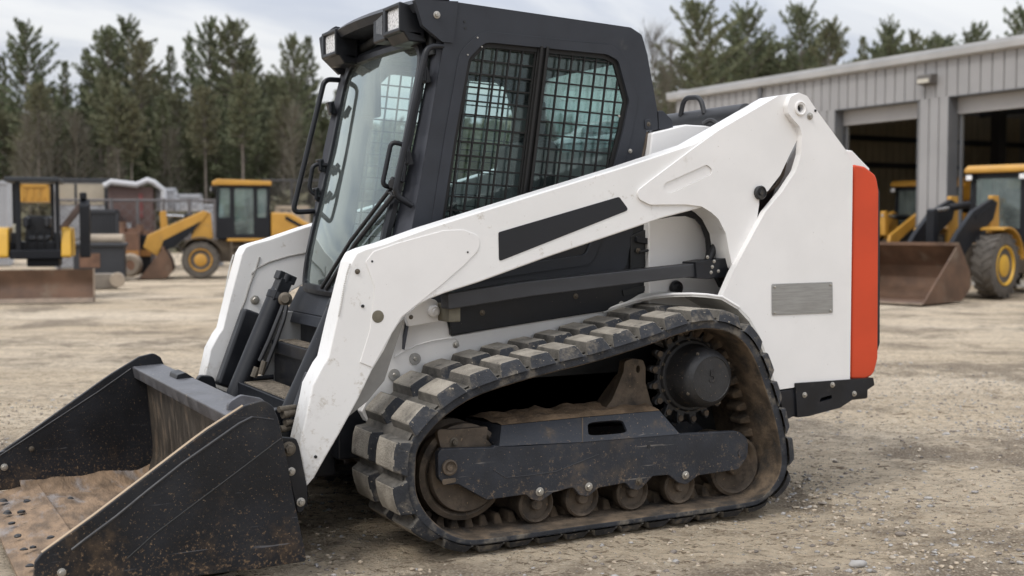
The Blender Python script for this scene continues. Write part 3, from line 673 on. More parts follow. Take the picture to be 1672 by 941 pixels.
# brow across the front: a shallow curved hood
brow=[(v0.x+.0,v0.z-.012),(v0.x+.03,v0.z+.012),(v0.x+.16,v0.z+.02),(v0.x+.16,v0.z-.03),(v0.x+.09,v0.z-.045),(v0.x+.02,v0.z-.042)]
for k in range(10):
    ya=YN+.02+(YF-YN-.04)*k/10; yb=YN+.02+(YF-YN-.04)*(k+1)/10
    fa=.055*(1-((ya-YC)/.5)**2); fb=.055*(1-((yb-YC)/.5)**2)
    A=[Vector((x-fa*(i in(0,1,5)),ya,z)) for i,(x,z) in enumerate(brow)]; Bq=[Vector((x-fb*(i in(0,1,5)),yb,z)) for i,(x,z) in enumerate(brow)]
    for i in range(6): j=(i+1)%6; b.poly([A[i],A[j],Bq[j],Bq[i]])
vz=b.build('roof_visor',M['char'],TL,bevel=.0,smooth=40)
bolt(vz,S(713,24.5,YN-.006),.015,'bolt')
b=MB(); b.rtube([(X0(2.0)-.00,YN+.07,1.93),(X0(2.0)+.0,YN+.10,2.045),(X0(2.0)-.03,YC,2.075),(X0(2.0)+.0,YF-.10,2.045),(X0(2.0),YF-.07,1.93)],.022,.12,10); b.build('visor_rib',M['dark'],vz,off=Vector())
for sgn in (0,1):
    ya,yb=(.50,.635) if sgn==0 else (mir(.66),mir(.515))
    xl=.012; b=MB(); z0,z1=2.035,2.118
    b.slab([(xl-.012,ya-.015,z0-.018),(xl-.012,yb+.03,z0-.018),(xl-.012,yb+.03,z1+.018),(xl-.012,ya-.015,z1+.018)],(.11,0,-.02),0,[[(xl-.012,ya,z0),(xl-.012,yb,z0),(xl-.012,yb,z1),(xl-.012,ya,z1)]])
    b.slab([(xl+.03,ya-.015,z0-.055),(xl+.03,yb+.03,z0-.055),(xl-.0,yb+.03,z0-.012),(xl-.0,ya-.015,z0-.012)],(.08,0,.0),0)
    h=b.build('roof_lamp',M['black'],vz,off=Vector(),bevel=.006)
    if sgn==0:
        b=MB(); b.box(xl+.0,xl+.10,yb+.032,yb+.17,z0-.03,z1+.016); b.build('lamp_pod',M['black'],h,off=Vector(),bevel=.012)
        b=MB(); b.slab([(xl-.004,yb+.05,z0-.005),(xl-.004,yb+.12,z0+.01),(xl-.004,yb+.12,z1-.02),(xl-.004,yb+.05,z1-.005)],(.01,0,0)); b.build('side_lens',mat('smoked_lens',(.09,.09,.09),.2,.2,.3,60),h,off=Vector())
    b=MB(); b.slab([(xl,ya,z0),(xl,yb,z0),(xl,yb,z1),(xl,ya,z1)],(.01,0,0)); b.build('lens',M['lens'],h,off=Vector())
# A-pillars
xsn=tabf([(.70,-.085),(.9,-.045),(1.215,.024),(1.592,.099),(1.978,.172),(2.08,.195)])
fpx=[S(486,496,1.50),S(497,432,1.49),(S(505,385,1.48)),S(530,232,1.47),S(556,120,1.47)]
xsf=tabf(sorted((p.z,p.x) for p in fpx))
def pillar(xs,yo,yi,mt):
    b=MB(); Z=[.74,.9,1.05,1.22,1.4,1.6,1.8,1.98,2.08]; d=.07
    A=[Vector((xs(z),yo,z)) for z in Z]; Bi=[Vector((X0(z)+.012,yi,z)) for z in Z]
    for i in range(len(Z)-1):
        b.poly([A[i],A[i+1],Bi[i+1],Bi[i]]); D=Vector((d,0,0))
        b.poly([Bi[i],Bi[i+1],Bi[i+1]+D,Bi[i]+D]); b.poly([A[i]+D,A[i+1]+D,Bi[i+1]+D,Bi[i]+D])
    return b.build('windscreen_pillar',mt,TL,smooth=40)
pillar(xsn,YN+.003,YN+.085,M['charlt']); pillar(xsf,YF-.003,YF-.055,M['charlt'])
# windscreen door
ya,yb,za,zb=YN+.075,YF-.05,.945,2.01
ring2=fillet([(ya,za,.07),(yb,za,.07),(yb,zb,.17),(ya,zb,.15)],1,8)
def dens(ol,n=4):
    o=[]
    for i in range(len(ol)):
        a,c=Vector(ol[i]),Vector(ol[(i+1)%len(ol)]); k=max(1,int((c-a).length/.05))
        for j in range(k): o.append(a.lerp(c,j/k))
    return o
rp=dens(ring2); rp3=[Vector((wx(p.x,p.y)-.012,p.x,p.y)) for p in rp]
b=MB(); n=len(rp3)
cen=Vector((ya/2+yb/2,za/2+zb/2))
def ringp(k,d,off):
    p=rp[k]; a=rp[k-1]; c=rp[(k+1)%n]; t=(c-a).normalized(); nn=Vector((t.y,-t.x)); 
    if nn.dot(p-cen)<0: nn=-nn
    q=p+nn*d; return Vector((wx(q.x,q.y)-off,q.x,q.y))
prof=[(.012,.0),(.012,.022),(-.006,.028),(-.028,.024),(-.030,.0)]
for k in range(n):
    j=(k+1)%n
    for i in range(4):
        b.poly([ringp(k,*prof[i]),ringp(k,*prof[i+1]),ringp(j,*prof[i+1]),ringp(j,*prof[i])])
dr=b.build('door_frame',M['black'],TL,smooth=50)
b=MB(); nz,ny=24,16
rows=[]
for i in range(nz+1):
    z=za+.01+(zb-za-.02)*i/nz
    def ext(z):
        ys=[]
        for k in range(n):
            a,c=rp[k],rp[(k+1)%n]
            if (a.y-z)*(c.y-z)<=0 and abs(a.y-c.y)>1e-7: ys.append(a.x+(c.x-a.x)*(z-a.y)/(c.y-a.y))
        return min(ys),max(ys)
    y0,y1=ext(z); rows.append([Vector((wx(y0+(y1-y0)*j/ny,z)-.010,y0+(y1-y0)*j/ny,z)) for j in range(ny+1)])
b.v=[tuple(p) for r in rows for p in r]; b.f=[(i*(ny+1)+j,i*(ny+1)+j+1,(i+1)*(ny+1)+j+1,(i+1)*(ny+1)+j) for i in range(nz) for j in range(ny)]; b.m=[0]*len(b.f)
b.build('windscreen',M['glassw'],dr,off=Vector(),smooth=180)
# front lower cab panel
b=MB(); b.slab([(X0(.945)-.02,YN+.02,.955),(X0(.945)-.02,YF-.0,.955),(-.155,YF+.02,.84),(-.155,YN+.05,.84)],(.06,0,0))
b.slab([(-.155,YF+.02,.84),(-.155,YN+.05,.84),(-.17,YN+.05,.79),(-.17,YF+.0,.79)],(.06,0,0))
b.build('front_panel',M['char'],TL,bevel=.006)
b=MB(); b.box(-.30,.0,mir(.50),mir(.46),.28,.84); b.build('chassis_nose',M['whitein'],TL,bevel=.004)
b=MB(); b.box(-.13,.05,YN+.10,mir(.53),.55,.80); b.box(-.26,-.06,.52,mir(.54),.30,.70); b.build('front_bulkhead',M['black'],TL,bevel=.008)
# steps
def step(x0,x1,y0,y1,z,wall=True):
    b=MB(); b.box(x0,x1,y0,y1,z-.03,z-.004); b.box(x0-.008,x0+.012,y0,y1,z-.05,z+.004); s=b.build('step',M['black'],TL,bevel=.003)
    g=MB(); k=26
    for i in range(k):
        y=y0+.02+(y1-y0-.04)*i/(k-1); g.slab([(x0+.02,y-.006,z-.004),(x1-.01,y+.010,z-.004),(x1-.01,y+.018,z-.004),(x0+.02,y+.004,z-.004)],(0,0,.008))
    g.build('grip_tread',M['grip'],s,off=Vector(),smooth=0)
    return s
step(-.275,-.16,.54,1.32,.715); step(-.44,-.28,.58,1.30,.535)
b=MB(); b.box(-.42,-.24,.60,1.28,.22,.50); b.build('front_crossmember',M['black'],TL,bevel=.01)
b=MB(); b.rtube([(-.43,1.31,.36),(-.45,1.315,.50),(-.44,1.31,.545),(-.28,1.31,.55)],.012,.03,8); b.build('step_guard',M['black'],TL)
# grab bars and door handles
def bar_(pts,r,name,bend=.035,parent=TL):
    b=MB(); b.rtube(pts,r,bend,12,0,7); return b.build(name,M['black'],parent,off=None if parent is TL else Vector())
bar_([S(723,76,YN+.01),S(697,76,YN-.0),S(644,318,YN),S(672,336,YN+.01)],.0125,'grab_bar')
bar_([S(554,131,YF),S(530,129.5,YF),S(478,347,YF),S(513,345,YF-.01)],.0125,'grab_bar')
def WO(px,py,off): return WS(px,py,off)
bar_([WO(660,237,.02),WO(639,231,.07),WO(624,303,.07),WO(643,307,.02)],.010,'door_handle',.03,dr)
bar_([S(534,270,YF-.07),S(511,268,YF-.06),S(504,312,YF-.06),S(522,322,YF-.07)],.010,'door_handle',.03,dr)
for px,py,yy in ((693.5,124,YN+.05),(665,258,YN+.05),(541,177,YF-.03),(524,271,YF-.05),(517,318,YF-.05)):
    q=S(px,py,yy); b=MB(); b.obox(q+Vector((-.0,0,0)),(.015,0,.003),(0,.018,0),(-.008,0,.030)); b.cyl(q+Vector((-.01,-.02,.025)),q+Vector((-.01,-.02,-.025)),.009,10); b.build('hinge',M['black'],dr,off=Vector(),bevel=.003)
b=MB(); b.tube([S(668,238,YN+.05),S(659,285,YN+.05)],.010,10); b.tube([S(659,285,YN+.05),S(657,297,YN+.05)],.013,10); b.build('gas_strut',M['black'],dr,off=Vector())
# wiper
b=MB()
p1=WO(634,313,.05); p2=WO(525,470,.03); b.tube([p1,lerp(p1,p2,.5)+Vector((-.015,0,0)),p2],.0085,8)
p1b=WO(643,318,.05); p2b=WO(533,472,.03); b.tube([p1b,lerp(p1b,p2b,.5)+Vector((-.015,0,0)),p2b],.0105,8)
b.tube([WO(641,292,.03),WO(640,308,.06),p1],.010,8); b.tube([p1,p1b],.008,8); b.cyl(WO(641,300,.01),WO(641,300,.07),.018,14)
b.build('wiper',M['hose'],dr,off=Vector())
# rear wall with its window, floor, seat, controls
b=MB(); 
rw=[(YN+.05,.80),(YF-.05,.80),(YF-.05,2.06),(YN+.05,2.06)]; hl=fillet([(YN+.09,1.25,.08),(YF-.09,1.25,.08),(YF-.09,2.0,.12),(YN+.09,2.0,.12)],1,5)
b.slab([(1.14,y,z) for y,z in rw],(.04,0,0),0,[[(1.14,y,z) for y,z in hl]]); b.box(-.05,1.14,YN+.05,YF-.05,.78,.82); b.build('cab_rear_wall',M['dark'],TL)
b=MB(); b.slab([(1.16,y,z) for y,z in hl],(.005,0,0)); b.build('rear_glass',M['glass'],TL,smooth=0)
st=MB(); st.prism(fillet([(.30,.93,.03),(.78,.90,.05),(.80,1.02,.05),(.33,1.06,.05)]),.70,1.20); st.prism(fillet([(.73,1.0,.03),(.83,1.0,.03),(.90,1.62,.06),(.80,1.64,.05)]),.74,1.16)
so=st.build('operator_seat',M['seat'],TL,bevel=.03,seg=3)
b=MB(); b.prism(fillet([(.81,1.66,.03),(.88,1.66,.03),(.89,1.82,.04),(.82,1.82,.04)]),.84,1.06); b.build('headrest',M['seat'],so,off=Vector(),bevel=.02)
b=MB(); b.box(.36,.80,.62,.68,1.14,1.20); b.build('armrest',M['seat'],so,off=Vector(),bevel=.02); b=MB(); b.box(.36,.80,1.22,1.28,1.14,1.20); b.build('armrest',M['seat'],so,off=Vector(),bevel=.02)
b=MB()
for y in (.60,1.30):
    b.rtube([(.40,y,.85),(.38,y,1.20),(.30,y+(.03 if y<1 else -.03),1.32)],.014,.05,8); b.lathe([(.02,0),(.028,.03),(.025,.09),(.01,.11)],(.30,y+(.03 if y<1 else -.03),1.30),(-.2,0,1),12)
b.box(.30,.48,YN+.08,.62,.82,1.16); b.box(.30,.48,1.28,YF-.08,.82,1.16)
b.build('control_lever',M['dark'],TL,bevel=.006)
b=MB(); b.rtube([(.5,.62,1.22),(.18,.62,1.27),(.16,.72,1.27),(.16,1.18,1.27),(.18,1.28,1.27),(.5,1.28,1.22)],.022,.06,10); b.build('lap_bar',M['seat'],TL)
b=MB(); b.box(.16,.26,YF-.16,YF-.07,1.75,1.98); b.box(.16,.26,YN+.07,YN+.15,1.80,1.98); b.build('dash_panel',M['dark'],TL,bevel=.01)
# ---- tilt cylinders
def cylinder(p,q,r,name,extra=True):
    p,q=Vector(p),Vector(q); d=(q-p).normalized(); b=MB(); L=(q-p).length
    b.lathe([(r,0),(r,L*.86),(r*1.06,L*.865),(r*1.08,L*.92),(r*.92,L*.93),(r*.86,L*.95)],p,d,28)
    o=b.build(name,M['black'],TL,smooth=35)
    b=MB(); a=Vector((0,1,0)); c=d.cross(a)
    b.obox(q-d*.03,d*.055,a*r*.95,c*r*.62); b.obox(q+d*.035,d*.02,a*r*.8,c*r*.9); b.lathe([(r*.5,-.02),(r*.5,.02)],q+d*.03-a*r*.5,d,12); b.build('rod_end',M['black'],o,off=Vector(),bevel=.004)
    return o
c1=cylinder(S(384,650,1.33),S(461,465,1.36),.047,'tilt_cylinder')
q=S(466,489,1.28); b=MB(); b.lathe([(.030,0),(.032,.02),(.022,.026),(.018,.04)],q,(-.35,-1,.1),22); b.build('port_fitting',M['boltd'],c1,off=Vector())
p,q=S(366,632,1.50),S(410,508,1.52); b=MB(); b.bar(p,q,.085,.075,0,ref=(0,1,0)); b.build('guard_channel',M['black'],TL,bevel=.014,seg=3)
b=MB(); b.tube([S(463,497,1.27),S(456,515,1.25),S(440,555,1.25),S(424,590,1.25)],.010,8); b.tube([S(468,500,1.25),S(464,520,1.23),S(450,560,1.23),S(434,600,1.23),S(428,612,1.23)],.010,8); b.build('cylinder_hose',M['hose'],TL)
b=MB(); b.tube([S(432,590,1.23),S(426,612,1.23)],.014,8); b.tube([S(420,600,1.25),S(414,616,1.25)],.016,8); b.build('hose_fitting',M['boltd'],TL)
mirrored(c1,YC)
q=S(416,490,1.60); bolt([k for k in kids(TL) if k.name.startswith('lift_arm')][0],S(416,490,1.615),.022,'bolt')
# recessed panel line pressed in the far arm's inner face
b=MB(); b.tube([S(x,y,1.612) for x,y in ((424,420),(418,440),(408,465),(400,492),(393,508))],.004,6); b.tube([S(x,y,1.612) for x,y in ((411,448),(420,438),(440,428),(470,419),(495,414),(500,413))],.004,6); b.build('arm_seam',M['grey'],TL)
# ---- BUCKET
YBk=.05
bsd=OL([(55,948,0),(57,919,8),(69,904,10),(153,843.5,0),(320,716,0),(340,701.5,0),(400,662.5,14),(431,654,14),(446,663,12),(455,685,14),(469,751),(482,824),(498.5,898,4),(500,917,4),(430,928),(324,941),(180,962),(75,977,8),(57,973,10)],YBk)
bsd=[(x,max(z,.012)) for x,z in bsd]
b=MB(); b.prism(bsd,YBk,YBk+.022)
bk_=b.build('bucket',M['bucket'],TL,bevel=.004)
b=MB(); b.prism(bsd,mir(YBk)-.022,mir(YBk)); b.build('side_plate',M['bucket'],bk_,off=Vector(),bevel=.004)
fl0,fl1=YBk+.022,mir(YBk)-.022
tf,tb_=S(217,599,1.80),S(255,593,1.80)
xb=tf.x; zt=tf.z
qbot=S(264,737,fl1); qtop=S(242,629,fl1)
shell=[(-1.30,.034),(-1.0,.032),(qbot.x-.06,.036),(qbot.x-.015,.055),(qbot.x,.10),(qtop.x,qtop.z-.02)]
shell=[(-1.30,.034),(-1.0,.032),(-.80,.036),(-.735,.055),(-.705,.10),(xb+.065,zt-.05)]
sec=fillet([(shell[0][0],shell[0][1]),(-.70,.032,.16),(xb+.065,zt-.05)],1,8)
b=MB(); 
for i in range(len(sec)-1):
    p,q=sec[i],sec[i+1]; dx,dz=q[0]-p[0],q[1]-p[1]; L=math.hypot(dx,dz); nx_,nz_=dz/L*.016,-dx/L*.016
    b.slab([(p[0],fl0,p[1]),(q[0],fl0,q[1]),(q[0]+nx_,fl0,q[1]+nz_),(p[0]+nx_,fl0,p[1]+nz_)],(0,fl1-fl0,0))
b.build('back_sheet',M['bucketin'],bk_,off=Vector(),smooth=50)
b=MB(); b.prism(fillet([(xb,zt-.002,.008),(xb+.145,zt+.005,.01),(xb+.145,zt-.05,.01),(xb+.012,zt-.058,.008)]),fl0,fl1); b.build('top_beam',M['beam'],bk_,off=Vector(),bevel=.006)
# floor mud: uneven sheet over the floor plate
nx,ny=60,70; xs_=[-1.31+(.62)*i/nx for i in range(nx+1)]; ys_=[fl0+.002+(fl1-fl0-.004)*j/ny for j in range(ny+1)]
b=MB()
def fz(x,y):
    h=.012*noise.fractal((x*5,y*2.2,.4),1,2,5)+.005*noise.fractal((x*22,y*9,2.4),1,2,3)
    e=max(0,(x+.80)/.10); w=max(0,(y-(fl1-.16))/.16)
    return .044+h+.035*max(0,e)**1.5+.035*w**2+.02*max(0,(fl0+.1-y)/.1)
b.v=[(x,y,fz(x,y)) for x in xs_ for y in ys_]; b.f=[(i*(ny+1)+j,(i+1)*(ny+1)+j,(i+1)*(ny+1)+j+1,i*(ny+1)+j+1) for i in range(nx) for j in range(ny)]; b.m=[0]*len(b.f)
b.build('floor_mud',M['floor_mud'],bk_,off=Vector(),smooth=180)
e0=G(0,845,.04); 
b=MB(); b.slab([(-1.47,fl0,.010),(-1.235,fl0,.042),(-1.235,fl0,.066),(-1.47,fl0,.024)],(0,fl1-fl0,0)); b.build('cutting_edge',M['floor_mud'],bk_,off=Vector(),bevel=.003)
rnd=random.Random(9)
for px,py in ((44,817),(12,835),(19,853),(29,873),(83,876),(39,895),(54,892),(49,922),(115,812),(5,816),(35,835)):
    q=G(px,py,.058); b=MB(); prof=[]
    s=rnd.uniform(.014,.021); N=9
    for a in range(5): prof.append((s*math.cos(a/4*1.5)*(1+rnd.uniform(-.2,.2)),s*.7*math.sin(a/4*1.5)))
    b.lathe(prof,q-Vector((0,0,.008)),(rnd.uniform(-.2,.2),rnd.uniform(-.2,.2),1),N); b.build('mud_clod',M['iron'],bk_,off=Vector())
rim=[S(x,y,YBk-.001) for x,y in ((412,681),(390,692),(340,727),(297,757),(240,802),(190,843),(140,880),(117,898))]
b=MB(); b.tube(rim,.0048,6); b.tube([rim[0],S(430,683,YBk),S(447,685,YBk)],.002,6); b.build('pressed_crease',M['link'],bk_,off=Vector())
b=MB(); b.tube([S(x,y,YBk-.0002) for x,y in ((459,716),(380,776),(300,836),(250,874),(208,912))],.0022,6); b.build('seam',M['dark'],bk_,off=Vector())
b=MB(); b.tube([S(x,y,fl1-.001) for x,y in ((214,602),(160,640),(80,692),(20,731),(0,744),(-60,782))],.003,6); b.build('pressed_crease',M['link'],bk_,off=Vector())
b=MB(); b.tube([Vector((x,YBk+.011,z+.0005)) for x,z in ((S(px,py,YBk).x,S(px,py,YBk).z) for px,py in ((69,904),(153,843.5),(320,716),(340,701.5),(398,664)))],.006,6); b.build('worn_edge',mat('bare_worn_edge',(.34,.26,.18),.5,.4,.2,8),bk_,off=Vector())
bolt(bk_,S(100.5,935,YBk),.014,'bolt'); bolt(bk_,S(7,763,fl1),.016,'bolt'); bolt(bk_,S(51.5,733,fl1),.012,'boltd')
# coupler plate behind the bucket
cp_=OL([(458,714,3),(484,716,8),(489,730,6),(502,797,4),(502,818,8),(495,836,6),(486,838,4)],.10)
b=MB(); b.prism(cp_,.10,.125); cpl=b.build('coupler_plate',M['black'],TL,bevel=.003)
for x,y,r,m in ((471,733,.026,'boltd'),(475.5,770,.015,'bolt'),(491,820,.016,'bolt')): bolt(cpl,S(x,y,.10),r,m)
mirrored(cpl,YC)
b=MB(); b.box(-.60,-.46,.30,mir(.30),.18,.48); b.prism(fillet([(-.66,.30,.02),(-.57,.555,.03),(-.50,.545,.03),(-.45,.30,.02)]),.36,.40); b.prism(fillet([(-.66,.30,.02),(-.57,.555,.03),(-.50,.545,.03),(-.45,.30,.02)]),mir(.40),mir(.36)); b.build('quick_coupler',M['black'],TL,bevel=.006)
q=S(402,650,.26); b=MB(); b.prism(fillet([(q.x-.07,q.z-.05,.01),(q.x-.07,q.z-.012,.03),(q.x-.02,q.z+.014,.03),(q.x+.06,q.z-.005,.03),(q.x+.08,q.z-.05,.01)]),.25,.272); b.build('bucket_ear',M['beam'],bk_,off=Vector(),bevel=.003); b=MB(); b.prism(fillet([(xb+.07,zt+.0,.0),(xb+.075,zt+.02,.01),(xb+.11,zt+.028,.01),(xb+.15,zt+.0,.0)]),1.22,1.36); b.build('bucket_ear',M['black'],bk_,off=Vector(),bevel=.003)
b=MB(); 
for x,y,r in ((474,676,.016),(468,668,.012),(478,690,.014),(470,700,.013)): 
    qq=S(x,y,.30); b.cyl(qq-Vector((.03,0,0)),qq+Vector((.04,.02,0)),r,10)
b.build('coupler_fitting',M['boltd'],TL)
b=MB(); b.prism(OL([(505,608),(494,640),(484,668),(466,692),(470,700),(492,700),(500,660),(512,612)],.30),.30,.36); b.build('arm_cylinder',M['black'],TL,bevel=.01)
ZEN,SUNE,EXPO=2.1,1.2,0.18
# ================================================================== SETTING
def place(px,d): return Vector((CAM.x,CAM.y,0))+AWAY*d+RT*((px-IW/2)/FPX*d)
def zat(py,d): return EYE+(HOR-py)/FPX*d
IMG_RZ=math.atan2(RT.y,RT.x)
# ---- ground
def gaxis(lo,hi,fine0,fine1,st):
    a=[]; x=fine0
    while x<fine1: a.append(x); x+=st
    s=st; x=fine1
    while x<hi: a.append(x); s*=1.16; x+=s
    a.append(hi); s=st; x=fine0-st; l=[]
    while x>lo: l.append(x); s*=1.16; x-=s
    l.append(lo); return l[::-1]+a
gx=gaxis(-400,400,-2.2,6.0,.0165); gy=gaxis(-400,400,-2.4,4.6,.0165)
def gz(x,y):
    d=math.hypot(x-1,y-1); f=1.0 if d<8 else max(0,1-(d-8)/20)
    u=x*.88-y*.476; v=x*.476+y*.88
    h=.016*noise.fractal((u*.9,v*2.2,0),1,2,5)+.010*noise.fractal((u*5,v*6,3),1,2,3)
    h+=.02*noise.noise((u*.25,v*1.1,7))*(1 if d>3 else d/3)
    if d<9:
        m_=.5+.5*noise.noise((u*.9,v*1.4,5)); q_=noise.noise((u*11,v*17,11)); h+=(.012*max(0,q_-.05)+.016*max(0,noise.noise((u*23,v*31,4))-.10)*m_+.006*noise.noise((u*44,v*52,8)))*min(1,(9-d)/3)
    return h*f-.019
b=MB(); nx,ny=len(gx),len(gy)
b.v=[(x,y,gz(x,y)) for x in gx for y in gy]; b.f=[(i*ny+j,(i+1)*ny+j,(i+1)*ny+j+1,i*ny+j+1) for i in range(nx-1) for j in range(ny-1)]; b.m=[0]*len(b.f)
m,nt,p,vec,o_=newmat('yard_dirt')
mp=nd(nt,'ShaderNodeMapping'); mp.inputs['Rotation'].default_value=(0,0,-IMG_RZ); nt.links.new(vec,mp.inputs[0]); iv=mp.outputs[0]
mp2=nd(nt,'ShaderNodeMapping'); mp2.inputs['Scale'].default_value=(.16,1,1); nt.links.new(iv,mp2.inputs[0]); st=mp2.outputs[0]
c=mix(nt,ramp(nt,tnoise(nt,st,.55,7,.6),.3,.7),(.66,.53,.37),(.86,.73,.56))
c=mix(nt,ramp(nt,tnoise(nt,st,2.2,7,.7,.6),.50,.68,0,.36),c,(.42,.33,.23))
mp4=nd(nt,'ShaderNodeMapping'); mp4.inputs['Scale'].default_value=(.05,1,1); nt.links.new(iv,mp4.inputs[0]); c=mix(nt,ramp(nt,tnoise(nt,mp4.outputs[0],3.2,6,.7,.2),.50,.58,0,.40),c,(.43,.345,.25))
mp3=nd(nt,'ShaderNodeMapping'); mp3.inputs['Scale'].default_value=(.42,1,1); nt.links.new(iv,mp3.inputs[0]); s3=mp3.outputs[0]
c=mix(nt,ramp(nt,tnoise(nt,s3,15,9,.78,.5),.52,.60,0,.6),c,(.41,.315,.215))  # darker patches paint shadows of clumps into the dirt colour
c=mix(nt,ramp(nt,tnoise(nt,iv,30,7,.78),.53,.60,0,.75),c,(.78,.68,.53))
c=mix(nt,ramp(nt,tnoise(nt,s3,40,6,.78,.4),.555,.60,0,.9),c,(.17,.12,.075)); c=mix(nt,ramp(nt,tnoise(nt,s3,21,5,.7,.9),.60,.64,0,.75),c,(.17,.12,.08))  # dark flecks: curls of soil, with shade of hollows painted in
vo=nd(nt,'ShaderNodeTexVoronoi'); vo.inputs['Scale'].default_value=70; nt.links.new(iv,vo.inputs['Vector'])
vs=nd(nt,'ShaderNodeSeparateColor'); nt.links.new(vo.outputs['Color'],vs.inputs[0])
gr=mix(nt,ramp(nt,vo.outputs['Distance'],.12,.55),mix(nt,vs.outputs[0],(.37,.305,.235),(.70,.595,.46)),(.24,.19,.14))
gm=ramp(nt,mmul(nt,tnoise(nt,iv,.75,7,.68),mmul(nt,tnoise(nt,iv,9,4,.7),.25),'ADD'),.60,.74,0,.8)
c=mix(nt,gm,c,gr)
nt.links.new(c,p.inputs['Base Color']); p.inputs['Roughness'].default_value=.95; p.inputs['Specular IOR Level'].default_value=.15
hh=mmul(nt,mmul(nt,tnoise(nt,s3,12,9,.75),1.5),mmul(nt,tnoise(nt,iv,60,5,.75),.6),'ADD'); hh=mmul(nt,hh,mmul(nt,tnoise(nt,st,1.6,7,.65),1.6),'ADD'); hh=mmul(nt,hh,mmul(nt,mmul(nt,vo.outputs['Distance'],gm),-.5),'ADD')
bp_=nd(nt,'ShaderNodeBump'); bp_.inputs['Strength'].default_value=1.0; bp_.inputs['Distance'].default_value=.05; nt.links.new(hh,bp_.inputs['Height']); nt.links.new(bp_.outputs[0],p.inputs['Normal'])
tag(b.build('ground',m,smooth=180),kind='structure')
# ---- gravel and stones
rnd=random.Random(21)
ico=[]; t_=(1+5**.5)/2
for a in ((-1,t_,0),(1,t_,0),(-1,-t_,0),(1,-t_,0),(0,-1,t_),(0,1,t_),(0,-1,-t_),(0,1,-t_),(t_,0,-1),(t_,0,1),(-t_,0,-1),(-t_,0,1)): ico.append(Vector(a).normalized())
icf=((0,11,5),(0,5,1),(0,1,7),(0,7,10),(0,10,11),(1,5,9),(5,11,4),(11,10,2),(10,7,6),(7,1,8),(3,9,4),(3,4,2),(3,2,6),(3,6,8),(3,8,9),(4,9,5),(2,4,11),(6,2,10),(8,6,7),(9,8,1))
def stone(b,x,y,s,mt):
    o=len(b.v); a=rnd.uniform(0,6.28); ca,sa=math.cos(a),math.sin(a); sx,sy,sz=rnd.uniform(.8,1.4),rnd.uniform(.6,1),rnd.uniform(.4,.75); z=gz(x,y)
    for v in ico:
        k=rnd.uniform(.8,1.15); X,Y,Z=v.x*sx*s*k,v.y*sy*s*k,v.z*sz*s*k
        b.v.append((x+X*ca-Y*sa,y+X*sa+Y*ca,z+Z+s*.12))
    b.f+=[tuple(o+i for i in f) for f in icf]; b.m+=[mt]*20
b=MB(); n_=0
while n_<40000:
    x,y=rnd.uniform(-2.0,6.5),rnd.uniform(-2.6,5.5)
    g_=noise.noise((x*.8,y*.8,9))+.35*noise.noise((x*3,y*3,2)); wgt=.16+.9*max(0,g_)+.25*max(0,(-y)/2.5)
    if rnd.random()>wgt: continue
    if -.3<x<1.65 and .02<y<.42 : continue
    if -1.5<x<-.5 and .05<y<1.85: continue
    s=.0028+.0125*rnd.random()**3.6
    stone(b,x,y,s,rnd.choice((0,0,0,1,1,2,2,3))); n_+=1
SM=[mat('stone_tan',(.40,.33,.245),.9,0,.2,30),mat('stone_grey',(.33,.315,.295),.9,0,.2,30),mat('stone_dark',(.19,.165,.14),.9,0,.2,30),mat('stone_pale',(.44,.38,.30),.9,0,.2,30)]
tag(b.build('gravel',SM,smooth=60),'loose gravel and small stones scattered over the dirt near the loader','gravel',kind='stuff')
# the larger stones one can pick out
for i,(px,py,s,mi,lab) in enumerate(((1516,809,.026,1,'grey rounded stone on the dirt right of the track, topmost of the three larger ones'),(1471,863,.026,2,'dark grey flat stone on the gravel right of the track'),(1400,912,.042,1,'pale grey broken stone near the bottom edge of the picture'),(1425,826,.022,0,'tan oval pebble lying left of the dark flat stone'),(1546,706,.030,1,'grey stone lying in the dirt behind the rear bumper'),(1588,760,.020,1,'small grey stone on the bare dirt far right'))):
    q=G(px,py); b=MB(); q.z=0; stone(b,q.x,q.y,s,0)
    b.v=[(x-q.x,y-q.y,z) for x,y,z in b.v]
    o=b.build('stone',SM[mi],smooth=60); o.location=(q.x,q.y,0)
    sm=o.modifiers.new('round','SUBSURF'); sm.levels=2; sm.render_levels=2
    tag(o,lab,'stone','larger stones on the dirt')
# ---- workshop building
XW=19.0
wallm=mat('grey_cladding',(.325,.32,.32),.5,.1,.06,.8); trim=mat('grey_trim',(.36,.35,.345),.5,.1,.05,2); jamb=mat('dark_grey_jamb',(.13,.135,.145),.5,0,.08,2)
tanp=mat('tan_liner_panel',(.46,.40,.30),.7,0,.1,1.5); girt=mat('dark_girt',(.03,.03,.034),.6,0,.1,2); gut=mat('pale_gutter',(.46,.46,.46),.45,.2,.08,1.5); conc=mat('concrete_floor',(.36,.34,.31),.85,0,.15,1.2)
BD=empty('workshop_building',(XW,16,0),'grey corrugated steel workshop with two open bay doors at the right of the yard','building')
def corr(b,ya,yb,z0,z1,x=XW,pitch=.30):
    n=max(1,round((yb-ya)/pitch)); p_=(yb-ya)/n
    for k in range(n):
        y=ya+k*p_; b.poly([(x,y,z0),(x,y+p_-.05,z0),(x,y+p_-.05,z1),(x,y,z1)])
        b.poly([(x,y+p_-.05,z0),(x+.035,y+p_-.038,z0),(x+.035,y+p_-.038,z1),(x,y+p_-.05,z1)]); b.poly([(x+.035,y+p_-.038,z0),(x+.035,y+p_-.012,z0),(x+.035,y+p_-.012,z1),(x+.035,y+p_-.038,z1)]); b.poly([(x+.035,y+p_-.012,z0),(x,y+p_,z0),(x,y+p_,z1),(x+.035,y+p_-.012,z1)])
